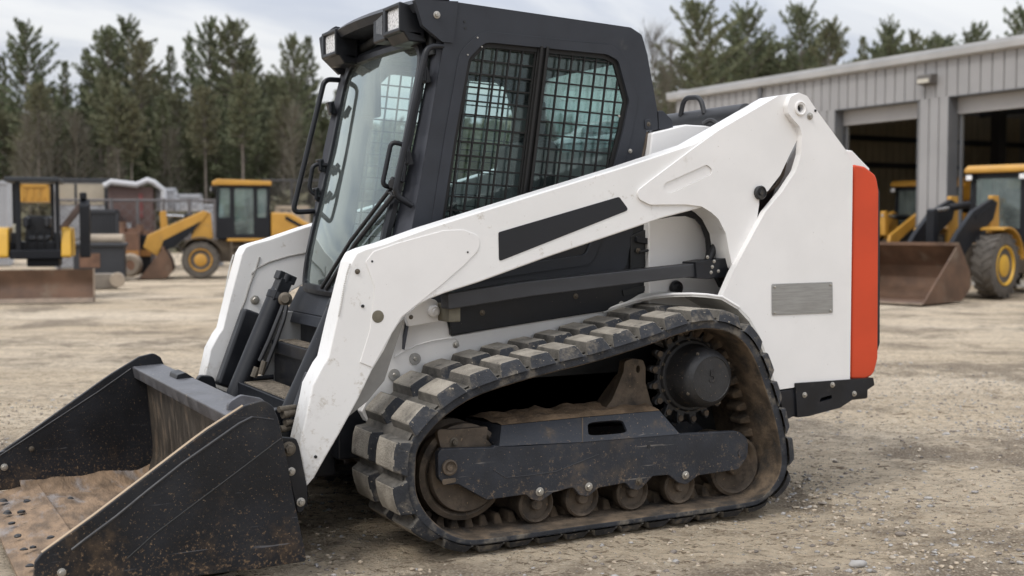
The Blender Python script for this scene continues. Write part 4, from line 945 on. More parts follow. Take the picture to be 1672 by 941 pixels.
D1=(15.57,18.17); D2=(10.9,14.69); DZ=4.045; YE=24.68; Y0=4.0
b=MB(); corr(b,Y0,YE,DZ+.02,4.90); corr(b,D1[1]+.02,YE,0,DZ+.02); corr(b,D2[1]+.02,D1[0]-.02,0,DZ+.02); corr(b,Y0,D2[0]-.02,0,DZ+.02)
b.build('front_wall',wallm,BD,smooth=0)
b=MB(); b.box(XW+.06,34,YE-.12,YE,0,5.2); b.box(33.9,34,Y0,YE,0,5.5); b.box(XW+.06,34,Y0,Y0+.1,0,5.3); b.build('side_wall',wallm,BD,smooth=0)
for (ya,yb) in (D1,D2):
    b=MB()
    for y0_,y1_ in ((ya-.02,ya+.0),(yb-.0,yb+.02)): b.box(XW-.01,XW+.30,y0_,y1_,0,DZ)
    b.box(XW-.01,XW+.30,ya,yb,DZ,DZ+.02); 
    b.build('door_jamb',jamb,BD)
    b=MB(); b.box(XW+.26,XW+.34,ya,yb,DZ-.36,DZ-.002); b.build('door_header',trim,BD,bevel=.01)
    b=MB(); 
    for y in (ya+.04,yb-.10): b.box(XW+.30,XW+.36,y,y+.06,0,DZ-.37)
    b.build('door_rail',jamb,BD)
b=MB(); b.prism([(XW-.16,4.90),(XW-.02,4.86),(XW-.02,5.03),(XW-.18,5.03)],Y0-.2,YE+.25); b.build('gutter',gut,BD,bevel=.012)
b=MB(); b.prism([(XW-.10,5.05),(34.2,5.75),(34.2,5.83),(XW-.10,5.12)],Y0-.3,YE+.35); b.build('roof',gut,BD)
b=MB(); b.cyl((XW-.05,20.9,0),(XW-.05,20.9,4.88),.05,10); b.build('downpipe',jamb,BD)
# interior
b=MB(); yy=YE-.14
n=int((33.8-XW-.1)/.3)
for k in range(n):
    x=XW+.1+k*.3; b.box(x,x+.27,yy-.02,yy,0,4.95); 
b.build('liner_panel',tanp,BD,smooth=0)
b=MB()
for py in (227,270): 
    z=S(1440,py,yy-.1).z; b.box(XW+.2,33.8,yy-.16,yy-.03,z-.08,z+.08)
b.box(XW+.2,33.8,yy-.16,yy-.03,1.2,1.3)
for x in (XW+.3,XW+5,XW+10): b.box(x,x+.22,yy-.4,yy-.17,0,4.9)
for y in (20.0,15.2,10.0): b.box(27.0,27.3,y,y+.3,0,5.2)
for x in (22.,27.15,31.): b.box(x,x+.12,Y0+.2,yy-.4,4.86,5.08)
b.build('steel_girts',girt,BD)
b=MB(); b.box(XW+.1,33.9,Y0+.1,YE-.16,-.02,.008); tag(b.build('workshop_floor',conc),kind='structure')
q=PX(1518,130,XW-.02); b=MB(); b.prism(fillet([(XW-.22,q.z-.10,.02),(XW-.002,q.z-.13,.0),(XW-.002,q.z+.10,.0),(XW-.20,q.z+.10,.04)]),q.y-.20,q.y+.20); wl=b.build('wall_light',mat('lamp_housing',(.11,.10,.09),.5),bevel=.01)
b=MB(); b.box(XW-.235,XW-.215,q.y-.16,q.y+.16,q.z-.09,q.z+.0); b.build('lamp_glass',mat('frosted_lamp',(.5,.47,.40),.4),wl,off=Vector()); tag(wl,'small wall lamp on the grey pillar between the bay doors','wall lamp')
em,nt,p,vec,o_=newmat('lit_tube'); p.inputs['Emission Color'].default_value=(1,.86,.6,1); p.inputs['Emission Strength'].default_value=14; p.inputs['Base Color'].default_value=(.8,.75,.65,1)
q0=PX(1618,167,22.5); b=MB(); b.box(22.4,22.6,q0.y-4.5,q0.y,q0.z-.03,q0.z+.05); b.build('tube_light',em); 
tag(COL.objects['tube_light'],'lit tube light under the ceiling of the right bay','tube light')
# ---- vehicles of the yard
yel=mat('construction_yellow',(.50,.265,.045),.45,0,.08,3,dirt=((.28,.19,.10),.2,4)); yel2=mat('bright_yellow_pod',(.58,.33,.03),.42,0,.06,3); brn=mat('rusty_bucket_steel',(.125,.072,.045),.65,.1,.3,2.5,dirt=((.20,.155,.115),.35,3)); rimy=mat('bright_rim',(.62,.36,.04),.45,0,.06,3); brnd=mat('worn_bucket_edge',(.26,.20,.15),.7,.1,.2,6)
tyr=mat('dusty_tyre',(.10,.088,.075),.9,0,.25,6,bump=.3,bs=20); blk=mat('black_machine_paint',(.012,.013,.016),.5,0,.15,3,spec=.25); cglass=glassmat('machine_cab_glass',(.76,.86,.84),1.6,dust_sheen=.16); chrome=mat('cylinder_rod',(.5,.5,.5),.25,.8,.1,4); dirtm=mat('dirty_underbody',(.10,.078,.055),.8,0,.3,4)  # cab glass carries the same painted pale reflection
def tyre_mesh(r,wd,lugs=True):
    b=MB(); h=wd/2
    b.lathe([(r*.60,-h*.80),(r*.66,-h),(r*.90,-h*.98),(r*.965,-h*.85),(r*.97,0),(r*.965,h*.85),(r*.90,h*.98),(r*.66,h),(r*.60,h*.80)],(0,0,0),(0,1,0),40)
    if lugs:
        for k in range(20):
            for sd in (-1,1):
                a0=2*math.pi*(k+(.5 if sd>0 else 0))/20
                P=[]
                for t,yy_ in ((0,.04),(.5,.5),(1,1.0)):
                    a=a0+t*.22; P.append((Vector((r*math.cos(a),sd*h*yy_,r*math.sin(a))),a))
                for i in range(2):
                    (p0,a0_),(p1,a1_)=P[i],P[i+1]; n0=Vector((math.cos(a0_),0,math.sin(a0_))); w_=Vector((-math.sin(a0_),0,math.cos(a0_)))*r*.055
                    b.slab([p0-w_-n0*.03*r*2,p0+w_-n0*.06*r,p0+w_,p0-w_],p1-p0,0)
    return b
def wheel_loader(name,loc,rz,label,wr=.44,boom=None,fs=1.0,bw=.95,hs=1.0,cu=0.0,group='wheel loaders parked in the yard'):
    T=empty(name,(0,0,0),label,'wheel loader',group)
    boom=boom or yel; wb=2.05+cu; wy=.62
    def P(l): return [(-p[0],p[1])+tuple(p[2:]) for p in l]
    tm=None
    for x in (0,-wb):
        for y in (wy,-wy):
            if tm is None: t=tyre_mesh(wr,.36).build('wheel',tyr,T,smooth=35); tm=t.data
            else: t=bpy.data.objects.new('wheel',tm); COL.objects.link(t); t.parent=T
            t.location=(x,y,wr)
            s=1 if y>0 else -1; b=MB(); b.lathe([(wr*.63,.05),(wr*.615,.185),(wr*.57,.185),(wr*.53,.125),(wr*.36,.115),(wr*.34,.155),(wr*.28,.17),(.02,.17)],(0,0,0),(0,s,0),28); b.build('rim',rimy if fs>1.1 else yel,t,off=Vector())
    b=MB(); b.box(-wb-.3,.35,-.42,.42,.38,.92); b.box(-.12,.12,-.6,.6,wr-.1,wr+.1); b.box(-wb-.12,-wb+.12,-.6,.6,wr-.1,wr+.1); b.build('chassis',dirtm,T,bevel=.02)
    b=MB(); b.prism(P([(1.66,.82),(1.66,1.58),(2.15,1.56),(2.75,1.20),(3.05,1.02),(3.07,.65),(2.75,.56),(2.5,.78),(2.2,.82)]),-.55,.55); hd_=b.build('engine_hood',yel,T,bevel=.05,seg=3)
    b=MB(); b.slab([(-2.0,.552,1.50),(-2.6,.552,1.16),(-2.6,.552,1.08),(-2.0,.552,1.40)],(0,.01,0)); b.build('hood_stripe',blk,hd_,off=Vector()); b=MB(); b.slab([(-2.0,-.552,1.50),(-2.6,-.552,1.16),(-2.6,-.552,1.08),(-2.0,-.552,1.40)],(0,-.01,0)); b.build('hood_stripe',blk,hd_,off=Vector())
    # cab
    so_l=P([(.36,.95),(1.62,.95),(1.64,2.22),(.42,2.22)])
    holes=[fillet(P([(.80,1.05,.05),(1.25,1.05,.05),(1.25,2.15,.05),(.80,2.15,.05)])),fillet(P([(1.34,1.45,.05),(1.55,1.45,.05),(1.57,2.14,.05),(1.34,2.14,.05)])),fillet(P([(.43,1.45,.04),(.70,1.45,.04),(.70,2.15,.04),(.47,2.15,.04)]))]
    b=MB()
    for y in (.50,-.55): b.prism(so_l,y,y+.05,0,holes)
    for x in (-.41,-1.64):
        b.slab([(x,-.5,.95),(x,.5,.95),(x,.5,2.22),(x,-.5,2.22)],(.04,0,0),0,[[(x,-.42,1.2),(x,.42,1.2),(x,.42,2.12),(x,-.42,2.12)]])
    b.box(-1.6,-.4,-.5,.5,.93,.97)
    cb=b.build('cab',blk,T,bevel=.01)
    b=MB()
    for y in (.52,-.53): b.slab([(-.4,y,1.0),(-1.6,y,1.0),(-1.6,y,2.2),(-.4,y,2.2)],(0,.006,0))
    for x in (-.39,-1.62): b.slab([(x,-.45,1.1),(x,.45,1.1),(x,.45,2.18),(x,-.45,2.18)],(.006,0,0))
    b.build('cab_glass',cglass,cb,off=Vector(),smooth=0)
    b=MB(); b.box(-1.15,-.75,-.25,.25,1.0,1.35); b.box(-1.22,-1.08,-.24,.24,1.3,1.95); b.build('seat',blk,T,bevel=.05)
    b=MB(); b.tube([(-.55,0,1.0),(-.62,0,1.45)],.03,8); b.lathe([(.16,0),(.18,.02),(.16,.04)],(-.62,0,1.45),(-.3,0,1),16); b.build('steering_wheel',blk,T)
    b=MB(); b.prism(fillet(P([(.28,2.22,.04),(1.68,2.22,.04),(1.68,2.33,.06),(.40,2.37,.1),(.28,2.30,.04)])),-.62,.62); b.build('cab_roof',yel,T,bevel=.03,seg=3)
    for y in (-.5,.5):
        b=MB(); b.obox((-.30,y,2.14),(.05,0,0),(0,.07,0),(0,0,.06)); w_=b.build('work_lamp',blk,T,bevel=.01); b=MB(); b.obox((-.245,y,2.14),(.006,0,0),(0,.055,0),(0,0,.045)); b.build('lens',M['lens'],w_,off=Vector())
    # fenders
    for x,s_ in ((0,1),(-wb,1)):
        for y in (wy,-wy):
            b=MB(); R_=wr+.08; A=[(x+R_*math.cos(a),wr+R_*math.sin(a)) for a in [R((25+k*12) if fs<1.1 else (72+k*9)) for k in range(12)]]
            for i in range(len(A)-1): b.slab([(A[i][0],y-.2,A[i][1]),(A[i+1][0],y-.2,A[i+1][1]),(A[i+1][0]*1.0,y-.2,A[i+1][1]+.03),(A[i][0],y-.2,A[i][1]+.03)],(0,.42,0))
            b.build('fender',yel if fs>1.1 else dirtm,T)
    b=MB(); b.box(-1.66,-.62,.36,.60,.88,.95); b.box(-1.66,-.62,-.60,-.36,.88,.95); b.build('platform',yel,T,bevel=.01)
    for y in (.56,-.56):
        b=MB()
        for x in (-.72,-1.05,-1.45): b.bar((x,y,.32),(x,y,.90),.05,.05)
        for z in (.38,.58,.74): b.bar((-.72,y,z),(-1.45,y,z),.06,.04)
        b.build('ladder',dirtm,T)
    # front tower and boom
    F=lambda l:[(-p[0]*fs if p[0]<0 else -p[0],p[1])+tuple(p[2:]) for p in l]
    for y in (.34,-.42):
        b=MB(); b.prism(P([(.03,1.57),(.25,1.56),(.30,.95),(-.25,.88)]) if fs<1.1 else P([(.28,1.78),(.55,1.78),(.60,.95),(.20,.88)]),y-.02,y+.06); b.build('boom_tower',yel,T,bevel=.015)
        b=MB(); b.prism(F([(.20,1.57),(.08,1.62),(-.96,1.15),(-1.22,1.03),(-1.32,.74),(-1.0,.52),(-.92,.72),(-.66,.86),(.05,1.36)]) if fs<1.1 else P([(.45,1.66),(.25,1.72),(-.45,1.50),(-1.0,1.12),(-1.22,.92),(-1.14,.58),(-.86,.55),(-.70,.78),(-.30,1.05),(.30,1.36)]),y,y+.09); bo=b.build('boom_arm',boom,T,bevel=.02)
        yo=y+.09 if y>0 else y-.012
        b=MB(); b.prism(F([(.02,1.36),(-.10,1.20),(-.62,.74),(-.95,.62),(-.86,.90)]) if fs<1.1 else P([(.30,1.60),(.20,1.62),(-.40,1.42),(-.38,1.36)]),yo,yo+.012); b.build('boom_stripe',blk,bo,off=Vector())
    b=MB(); b.prism(fillet(F([(-.74,1.02,.03),(-.92,1.02,.03),(-.95,1.60,.05),(-.80,1.62,.05)]) if fs<1.1 else P([(-.98,.9,.03),(-1.16,.9,.03),(-1.16,1.52,.05),(-1.02,1.55,.05)])),-.07,.07); b.build('bell_crank',boom,T,bevel=.01)
    b=MB(); q0=Vector((.86 if fs<1.1 else 1.08,0,1.5)); q1=Vector((-.2,0,1.45 if fs<1.1 else 1.62)); b.cyl(q1,q1.lerp(q0,.55),.065,16); tc_=b.build('tilt_cylinder',blk,T); b=MB(); b.cyl(q1.lerp(q0,.5),q0,.032,12); b.build('rod',chrome,tc_,off=Vector())
    # bucket
    B=lambda l:[(-p[0]*fs,p[1]*(1.30 if fs>1.1 else 1))+tuple(p[2:]) for p in l]
    sidep=fillet(B([(-.84,.74,.02),(-.66,.40,.1),(-.62,.19,.15),(-.78,.015,.12),(-1.40,.01,0)]))
    b=MB(); b.prism(sidep,bw-.025,bw); bk2=b.build('bucket',brn,T); b=MB(); b.prism(sidep,-bw,-bw+.025); b.build('side_plate',brn,bk2,off=Vector())
    prof=fillet(B([(-1.40,.02),(-.80,.02,.22),(-.66,.22,.22),(-.70,.45,.1),(-.86,.74)]),1,6); b=MB()
    for i in range(len(prof)-1):
        p,q=prof[i],prof[i+1]; b.slab([(p[0],-bw+.025,p[1]),(q[0],-bw+.025,q[1]),(q[0]-.02,-bw+.025,q[1]+.012),(p[0]-.02,-bw+.025,p[1]+.012)],(0,2*bw-.05,0))
    b.build('bucket_shell',brn,bk2,off=Vector(),smooth=60)
    b=MB(); e=B([(-1.40,.02)])[0]; b.box(e[0]-.10,e[0]+.06,-bw,bw,.012,.035); b.build('cutting_edge',brnd,bk2,off=Vector()); b=MB(); e=B([(-.86,.74)])[0]; b.box(e[0]-.04,e[0]+.03,-bw,bw,e[1]-.04,e[1]+.015); b.build('top_lip',brn,bk2,off=Vector())
    for o in kids(T):
        if o.name.split('.')[0] in ('engine_hood','cab','seat','steering_wheel','cab_roof','work_lamp','platform','ladder'): o.location.x-=cu
    T.location=loc; T.rotation_euler=(0,0,rz); return T
def heading(fr,fa): d=RT*fr+AWAY*fa; return math.atan2(d.y,d.x)
def put(near,fr,fa,off):
    """axle centre on the ground so that the near (left) wheel stands on `near`"""
    d=(RT*fr+AWAY*fa).normalized(); l=Vector((-d.y,d.x,0)); return Vector((near.x,near.y,0))-l*off
wheel_loader('wheel_loader',put(G(328,455),-.97,-.24,.75),heading(-.97,-.24),'yellow wheel loader with black cab parked side-on left of the white loader')
wheel_loader('wheel_loader',put(G(1634,487),-.73,-.68,.72),heading(-.73,-.68),'yellow wheel loader with charcoal boom and wide rusty bucket outside the right bay',wr=.56,boom=blk,fs=2.05,bw=.82,cu=.98)
wheel_loader('wheel_loader',PX(1475,400,20.6)*1,heading(-.80,-.60),'yellow wheel loader with yellow boom standing inside the left bay',wr=.50,fs=.9)
COL.objects['wheel_loader.002'].location.z=0
# machine body half hidden in the right bay
q=place(1592,32); YM=empty('yellow_machine',(q.x,q.y,0),'yellow machine body half hidden behind the pillar inside the right bay','machine','',heading(-.8,-.6))
b=MB(); b.prism(fillet([(-1.0,.6,.1),(1.0,.6,.1),(1.0,2.0,.3),(.3,2.55,.2),(-1.0,2.55,.2)]),-.8,.8); b.build('body',yel,YM,off=Vector(),bevel=.04)
b=MB(); b.box(.3,1.01,-.5,.5,1.2,1.9); b.build('grille',blk,YM,off=Vector(),bevel=.02); b=MB(); b.box(-1.1,1.1,-1,-.6,0,.62); b.box(-1.1,1.1,.6,1,0,.62); b.build('crawler',tyr,YM,off=Vector(),bevel=.15)
if 'group' in YM: del YM['group']
# ---- mini excavator facing the camera
DE=20.6; q=place(78,DE); EX=empty('mini_excavator',(q.x,q.y,0),'small yellow and black excavator with open canopy facing the camera, brown blade in front','mini excavator',None,IMG_RZ+R(17))
ex=lambda px:(px-78)/FPX*DE
def ebox(b,x0,x1,y0,y1,zt,zb,d=0): b.box(ex(x0),ex(x1),y0,y1,zat(zb,DE+d),zat(zt,DE+d))
b=MB()
for x0,x1,y in ((30,38,0),(91,97,0),(17,22,.95),(78,83,.95)): b=MB(); ebox(b,x0,x1,y,y+.07,296,415); b.build('canopy_post',blk,EX,off=Vector(),bevel=.01)
b=MB(); b.box(ex(15),ex(98),-.08,1.1,zat(298,DE),zat(290,DE)); b.build('canopy_roof',mat('canopy_grey',(.035,.038,.042),.5,spec=.3),EX,off=Vector(),bevel=.02)
for x0,x1 in ((-4,19),(99,115)):
    b=MB(); b.xprism(fillet([(-.1,zat(421,DE),.05),(1.2,zat(421,DE),.05),(1.2,zat(385,DE),.2),(.9,zat(371,DE),.2),(.1,zat(371,DE),.25)]),ex(x0),ex(x1)); b.build('side_pod',yel2,EX,off=Vector(),bevel=.05,seg=3)
b=MB(); ebox(b,20,101,-.02,.10,408,423); ebox(b,20,99,.1,1.2,395,421); ebox(b,22,34,.1,.3,380,410); ebox(b,86,97,.1,.3,380,410); b.build('deck',blk,EX,off=Vector(),bevel=.02)
b=MB(); ebox(b,40,82,.55,.72,352,392); ebox(b,42,80,.15,.6,385,395); ebox(b,40,48,.1,.6,354,372); ebox(b,73,82,.1,.6,354,372); b.build('seat',M['seat'],EX,off=Vector(),bevel=.05,seg=3)
b=MB(); ebox(b,24,30,.2,.3,366,382); b.build('fluid_tank',mat('pale_tank',(.42,.40,.32),.5),EX,off=Vector(),bevel=.02)
b=MB()
for x in (46,60,72): b.bar((ex(x),.05,zat(410,DE)),(ex(x+2),.0,zat(378,DE)),.03,.03)
b.build('control_lever',blk,EX,off=Vector())
b=MB(); ebox(b,45,95,.1,.9,422,436)
for x0,x1 in ((24,48),(80,104)): b.xprism(fillet([(-.45,.02,.2),(1.5,.02,.2),(1.5,.46,.2),(-.45,.46,.2)]),ex(x0),ex(x1))
b.build('crawler_undercarriage',blk,EX,off=Vector(),bevel=.02)
b=MB(); DBl=DE-19.5; y0=-DBl
sec=fillet([(y0-.02,.0),(y0+.02,.03,.06),(y0+.14,.28,.25),(y0+.05,.53,.02),(y0+.01,.535),(y0+.09,.28,.22),(y0-.02,.03)],1,4)
b.xprism([(y,z) for y,z in sec],ex(4),ex(151)); bl=b.build('dozer_blade',brn,EX,off=Vector(),smooth=50)
b=MB(); 
for x in (4,151): b.xprism([(y0-.02,0),(y0+.13,0),(y0+.15,.30),(y0+.08,.545),(y0-.0,.545)],ex(x),ex(x)+.03)
b.xprism([(y0-.06,.0),(y0-.01,.0),(y0+.0,.07),(y0-.03,.07)],ex(4),ex(151)); b.build('blade_rim',brnd,bl,off=Vector())
b=MB(); b.bar((ex(50),y0+.12,.2),(ex(50),.3,.35),.1,.12); b.bar((ex(100),y0+.12,.2),(ex(100),.3,.35),.1,.12); b.build('blade_arm',blk,bl,off=Vector())
b=MB(); b.xprism(fillet([(-.05,.7,.03),(.2,.7,.03),(.28,1.60,.1),(.1,1.72,.06),(-.08,1.60,.08)]),ex(128),ex(144)); b.lathe([(.06,0),(.06,.12)],(ex(134),.05,1.70),(0,0,1),10); b.build('dipper',blk,EX,off=Vector(),bevel=.02)
b=MB(); b.bar((ex(98),.4,zat(375,DE)),(ex(133),.15,zat(331,DE)),.11,.14,0,ref=(0,1,0)); b.build('boom',mat('worn_boom',(.16,.12,.11),.6,0,.3,3),EX,off=Vector(),bevel=.02)
# ---- yard clutter on the far side
def clutter(name,cat,label,x0,x1,yt,d,dep,mt,bot=None,yawd=0,bev=.02,group=None,extra=None):
    q=place((x0+x1)/2,d); W_=(x1-x0)/FPX*d; z1=zat(yt,d); z0=0 if bot is None else max(0,zat(bot,d))
    T=empty(name,(q.x,q.y,0),label,cat,group,IMG_RZ+R(yawd)+math.atan((IW/2-(x0+x1)/2)/FPX)*.85)
    b=MB(); b.box(-W_/2,W_/2,0,dep,z0,z1); b.build('body',mt,T,off=Vector(),bevel=bev); 
    if extra: extra(T,W_,z0,z1,dep)
    return T
def ribs(mt,n=14,name='rib'):
    def f(T,W_,z0,z1,dep):
        b=MB()
        for k in range(n):
            x=-W_/2+W_*(k+.5)/n; b.box(x-W_/n*.22,x+W_/n*.22,-.03,.0,z0+.1,z1-.1)
        b.build('corrugation',mt,T,off=Vector())
        b=MB()
        for x in (-W_/2-.02,W_/2-.06): b.box(x,x+.08,-.05,.03,z0,z1+.02)
        b.box(-W_/2-.02,W_/2+.02,-.05,.03,z1-.08,z1+.03); b.build('corner_frame',mt,T,off=Vector(),bevel=.01)
    return f
cream=mat('cream_panel',(.40,.35,.27),.6,0,.1,1.5); pale=mat('pale_grey_panel',(.36,.37,.39),.6,0,.08,1.5); brick=mat('maroon_container',(.115,.07,.06),.6,0,.15,1.2); whitec=mat('white_sheet',(.50,.50,.51),.7,0,.08,2); charc=mat('charcoal_container',(.028,.030,.035),.55,0,.15,1.4); rustm=mat('rust_orange',(.16,.088,.056),.7,.1,.3,3); tanr=mat('tan_roll',(.34,.28,.215),.8,0,.15,3)
def trailer_x(T,W_,z0,z1,dep):
    b=MB(); b.box(-W_/2+.05,W_/2-.15,-.02,0,z1-.75,z1-.12); b.build('upper_panel',cream,T,off=Vector()); b=MB(); b.box(W_/2-.14,W_/2+.04,-.06,.05,z0,z1+.03); b.box(-W_/2,W_/2,-.06,.02,z1-.08,z1+.04); b.build('corner_frame',charc,T,off=Vector(),bevel=.02); b=MB(); b.box(-.2,-.13,-.03,0,z1-.75,z1-.12); b.build('panel_joint',charc,T,off=Vector())
clutter('box_trailer','trailer','long pale box trailer with cream upper panels behind the mini excavator',92,178,294,36,2.5,pale,extra=trailer_x)
clutter('storage_container','container','white storage container at the far left edge behind the mini excavator',-60,14,297,38,2.4,whitec,extra=ribs(pale))
def stall_x(T,W_,z0,z1,dep):
    b=MB(); P_=[(-W_/2-.1,z1),(-W_/2+.1,z1+.12),(W_/2-.45,z1+.04),(W_/2-.15,z1+.18),(W_/2+.02,z1+.12),(W_/2+.30,z1-.1),(W_/2+.30,z1-1.0)]
    b.tube([(x,-.1,z) for x,z in P_],.09,10); b.build('roof_tube',whitec,T,off=Vector()); b=MB()
    for i in range(5): b.slab([(P_[i][0],-.1,P_[i][1]),(P_[i+1][0],-.1,P_[i+1][1]),(P_[i+1][0],dep,P_[i+1][1]),(P_[i][0],dep,P_[i][1])],(0,0,.03))
    b.build('tarpaulin',whitec,T,off=Vector()); b=MB(); b.box(W_*.18,W_*.27,-.02,0,z1-.9,z1-.2); b.build('red_marker',mat('faded_red',(.20,.06,.055),.6),T,off=Vector()); b=MB(); b.box(-W_*.25,W_*.0,-.03,0,z1-1.9,z1-1.05); b.build('notice_board',whitec,T,off=Vector())
clutter('covered_container','container','maroon container under a draped white tarpaulin near the fence',180,250,305,35,2.4,brick,extra=stall_x)
clutter('white_crate','crate','white crate standing beside the maroon container',258,288,309,36,1.5,whitec,bot=345,group='white crates by the fence',extra=ribs(pale,5))
clutter('white_crate','crate','low white crate left of the wheel loader cab',292,330,319,35,1.2,whitec,bot=345,group='white crates by the fence',extra=ribs(pale,6))
clutter('storage_container','container','charcoal container standing just right of the dark digger arm',140,192,344,33,1.8,charc,extra=ribs(charc,9))
def skip_x(T,W_,z0,z1,dep):
    b=MB(); b.box(-W_/2-.05,W_/2+.05,-.06,dep+.05,z1-.06,z1+.02); b.build('rim',charc,T,off=Vector(),bevel=.02); b=MB(); b.box(-W_*.38,W_*.02,-.012,0,z0+.30,z0+.62); b.build('rust_patch',rustm,T,off=Vector())
clutter('skip_bin','skip','black steel skip with a rust patch on its front',122,201,399,27.5,1.4,charc,extra=skip_x)
q=place(172,28.2); o=MB(); Lr=61/FPX*28.2; o.cyl((-Lr/2,0,0),(Lr/2,0,0),.12,18); r_=o.build('canvas_roll',tanr); r_.location=(q.x,q.y,zat(399,28.2)+.12); r_.rotation_euler=(0,0,IMG_RZ); tag(r_,'tan canvas roll lying on top of the black skip','canvas roll')
def beam_x(T,W_,z0,z1,dep):
    b=MB(); b.lathe([(.14,-.1),(.15,0),(.14,.3)],(W_/2,-.02,.17),(0,1,0),16); b.build('beam_end',tanr,T,off=Vector())
clutter('steel_beam','beam','long grey-brown beam on the dirt beside the excavator blade',138,190,447,24.0,.3,mat('dirty_beam',(.22,.19,.155),.8,0,.2,3),extra=beam_x)
def scrap_x(T,W_,z0,z1,dep):
    b=MB(); b.cyl((-W_*.35,.2,z1-.1),(-W_*.35,.2,z1+.28),.09,12); b.cyl((0,.4,z1-.1),(0,.4,z1+.12),.22,14); b.box(-W_*.1,W_*.5,.1,.5,z1,z1+.12); b.build('stack',rustm,T,off=Vector()); b=MB(); b.box(-W_/2,W_/2,-.05,dep,z0+.45,z0+.62); b.build('bumper',mat('orange_bumper',(.35,.17,.05),.6),T,off=Vector())
clutter('rusty_machine','machine','rust-brown old machine half hidden behind the black skip',197,226,380,31,1.2,rustm,extra=scrap_x)
clutter('engine_block','machine part','dark machine part beside the rust-brown machine',226,246,384,32,1.0,blk,extra=scrap_x)
q=place(213,29.5); b=MB(); N=28
pr=[(.17,-.12),(.30,-.14),(.36,-.09),(.37,.0),(.36,.09),(.30,.14),(.17,.12)]; b.lathe(pr+[pr[0]],(0,0,.37),(0,1,0),28); b.f=b.f[:-2]; b.m=b.m[:-2]; o=b.build('old_tyre',tanr); o.scale=(.78,.78,.78); o.location=(q.x,q.y,0); o.rotation_euler=(0,0,IMG_RZ); tag(o,'tan weathered tyre standing upright below the rust-brown machine','tyre')
q=place(58,36); YT_=clutter('yellow_skip','skip','yellow bin seen through the canopy of the mini excavator',38,80,302,35,1.5,yel,bot=330,extra=ribs(yel,4))
clutter('pallet_stack','pallets','stack of grey boards right of the wheel loader by the dark fence',452,505,338,37,1.6,mat('grey_boards',(.24,.225,.21),.8,0,.2,2),extra=ribs(tanr,5))
clutter('white_van','van body','small white van body behind the cab of the side-on loader',330,362,335,38,1.6,whitec,extra=ribs(pale,3))
# fence
def fence(name,label,pxa,pxb,d,ytop,n,mt,meshy):
    a,c=place(pxa,d),place(pxb,d+1.0); T=empty(name,(a.x,a.y,0),label,'fence'); v=c-a; h=zat(ytop,d)
    b=MB(); b.tube([Vector((0,0,h)),v+Vector((0,0,h))],.035,6); b.tube([Vector((0,0,h*.45)),v+Vector((0,0,h*.45))],.03,6); b.build('rail',mt,T,off=Vector())
    for k in range(n+1):
        p_=v*(k/n); b=MB(); b.tube([p_,p_+Vector((0,0,h+.06))],.05,8); b.build('post',mt,T,off=Vector())
    b=MB(); L=v.length; dd=v.normalized(); st=meshy
    k=0
    while k*st<L+h:
        for s_ in (1,-1):
            t0_=k*st; a0=Vector((t0_,0)); 
            p0=(t0_,0.05) if s_>0 else (t0_-h,.05); p1=(t0_-h,h) if s_>0 else (t0_,h)
            def cl(p,q):
                if p[0]>q[0]: p,q=q,p
                if q[0]<=0 or p[0]>=L: return None
                f=lambda x:(x,p[1]+(q[1]-p[1])*(x-p[0])/(q[0]-p[0]))
                return f(max(0,p[0])),f(min(L,q[0]))
            r=cl(p0,p1)
            if r: b.bar(dd*r[0][0]+Vector((0,0,r[0][1])),dd*r[1][0]+Vector((0,0,r[1][1])),.012,.012)
        k+=1
    b.build('wire_mesh',mt,T,off=Vector(),smooth=0); return T
fm=mat('fence_steel',(.14,.13,.13),.6,.2,.1,2); fence('chain_link_fence','low chain link fence along the far side of the yard left of the wheel loader',96,352,33.5,327,6,fm,.32)
fence('chain_link_fence','taller dark wire fence between the side-on wheel loader and the cab',432,700,39,295,6,mat('dark_fence_steel',(.05,.048,.048),.6,0,.1,2),.17)
# ---- trees
def needles(name,c0,c1):
    m,nt,p,vec,o_=newmat(name); oi=nd(nt,'ShaderNodeObjectInfo'); gi=nd(nt,'ShaderNodeNewGeometry')
    c=mix(nt,oi.outputs['Random'],c0,c1); c=mix(nt,ramp(nt,gi.outputs['Random Per Island'],0,1,0,.5),c,tuple(x*1.55 for x in c1)); c=mix(nt,ramp(nt,tnoise(nt,vec,.9,3),.45,.7,0,.5),c,tuple(x*.6 for x in c0))
    nt.links.new(c,p.inputs['Base Color']); p.inputs['Roughness'].default_value=.8; p.inputs['Specular IOR Level'].default_value=.15; return m
NEED=needles('pine_needles',(.105,.130,.075),(.145,.155,.092)); NEED2=needles('pine_needles_warm',(.125,.142,.085),(.165,.16,.10)); BARK=mat('pine_bark',(.20,.17,.145),.9,0,.25,3); TWIG=mat('bare_twigs',(.125,.112,.085),.9,0,.2,3); BRUSH=needles('brown_brush',(.105,.102,.068),(.13,.118,.078)); WOOD=needles('dim_woods',(.15,.145,.105),(.17,.155,.115))
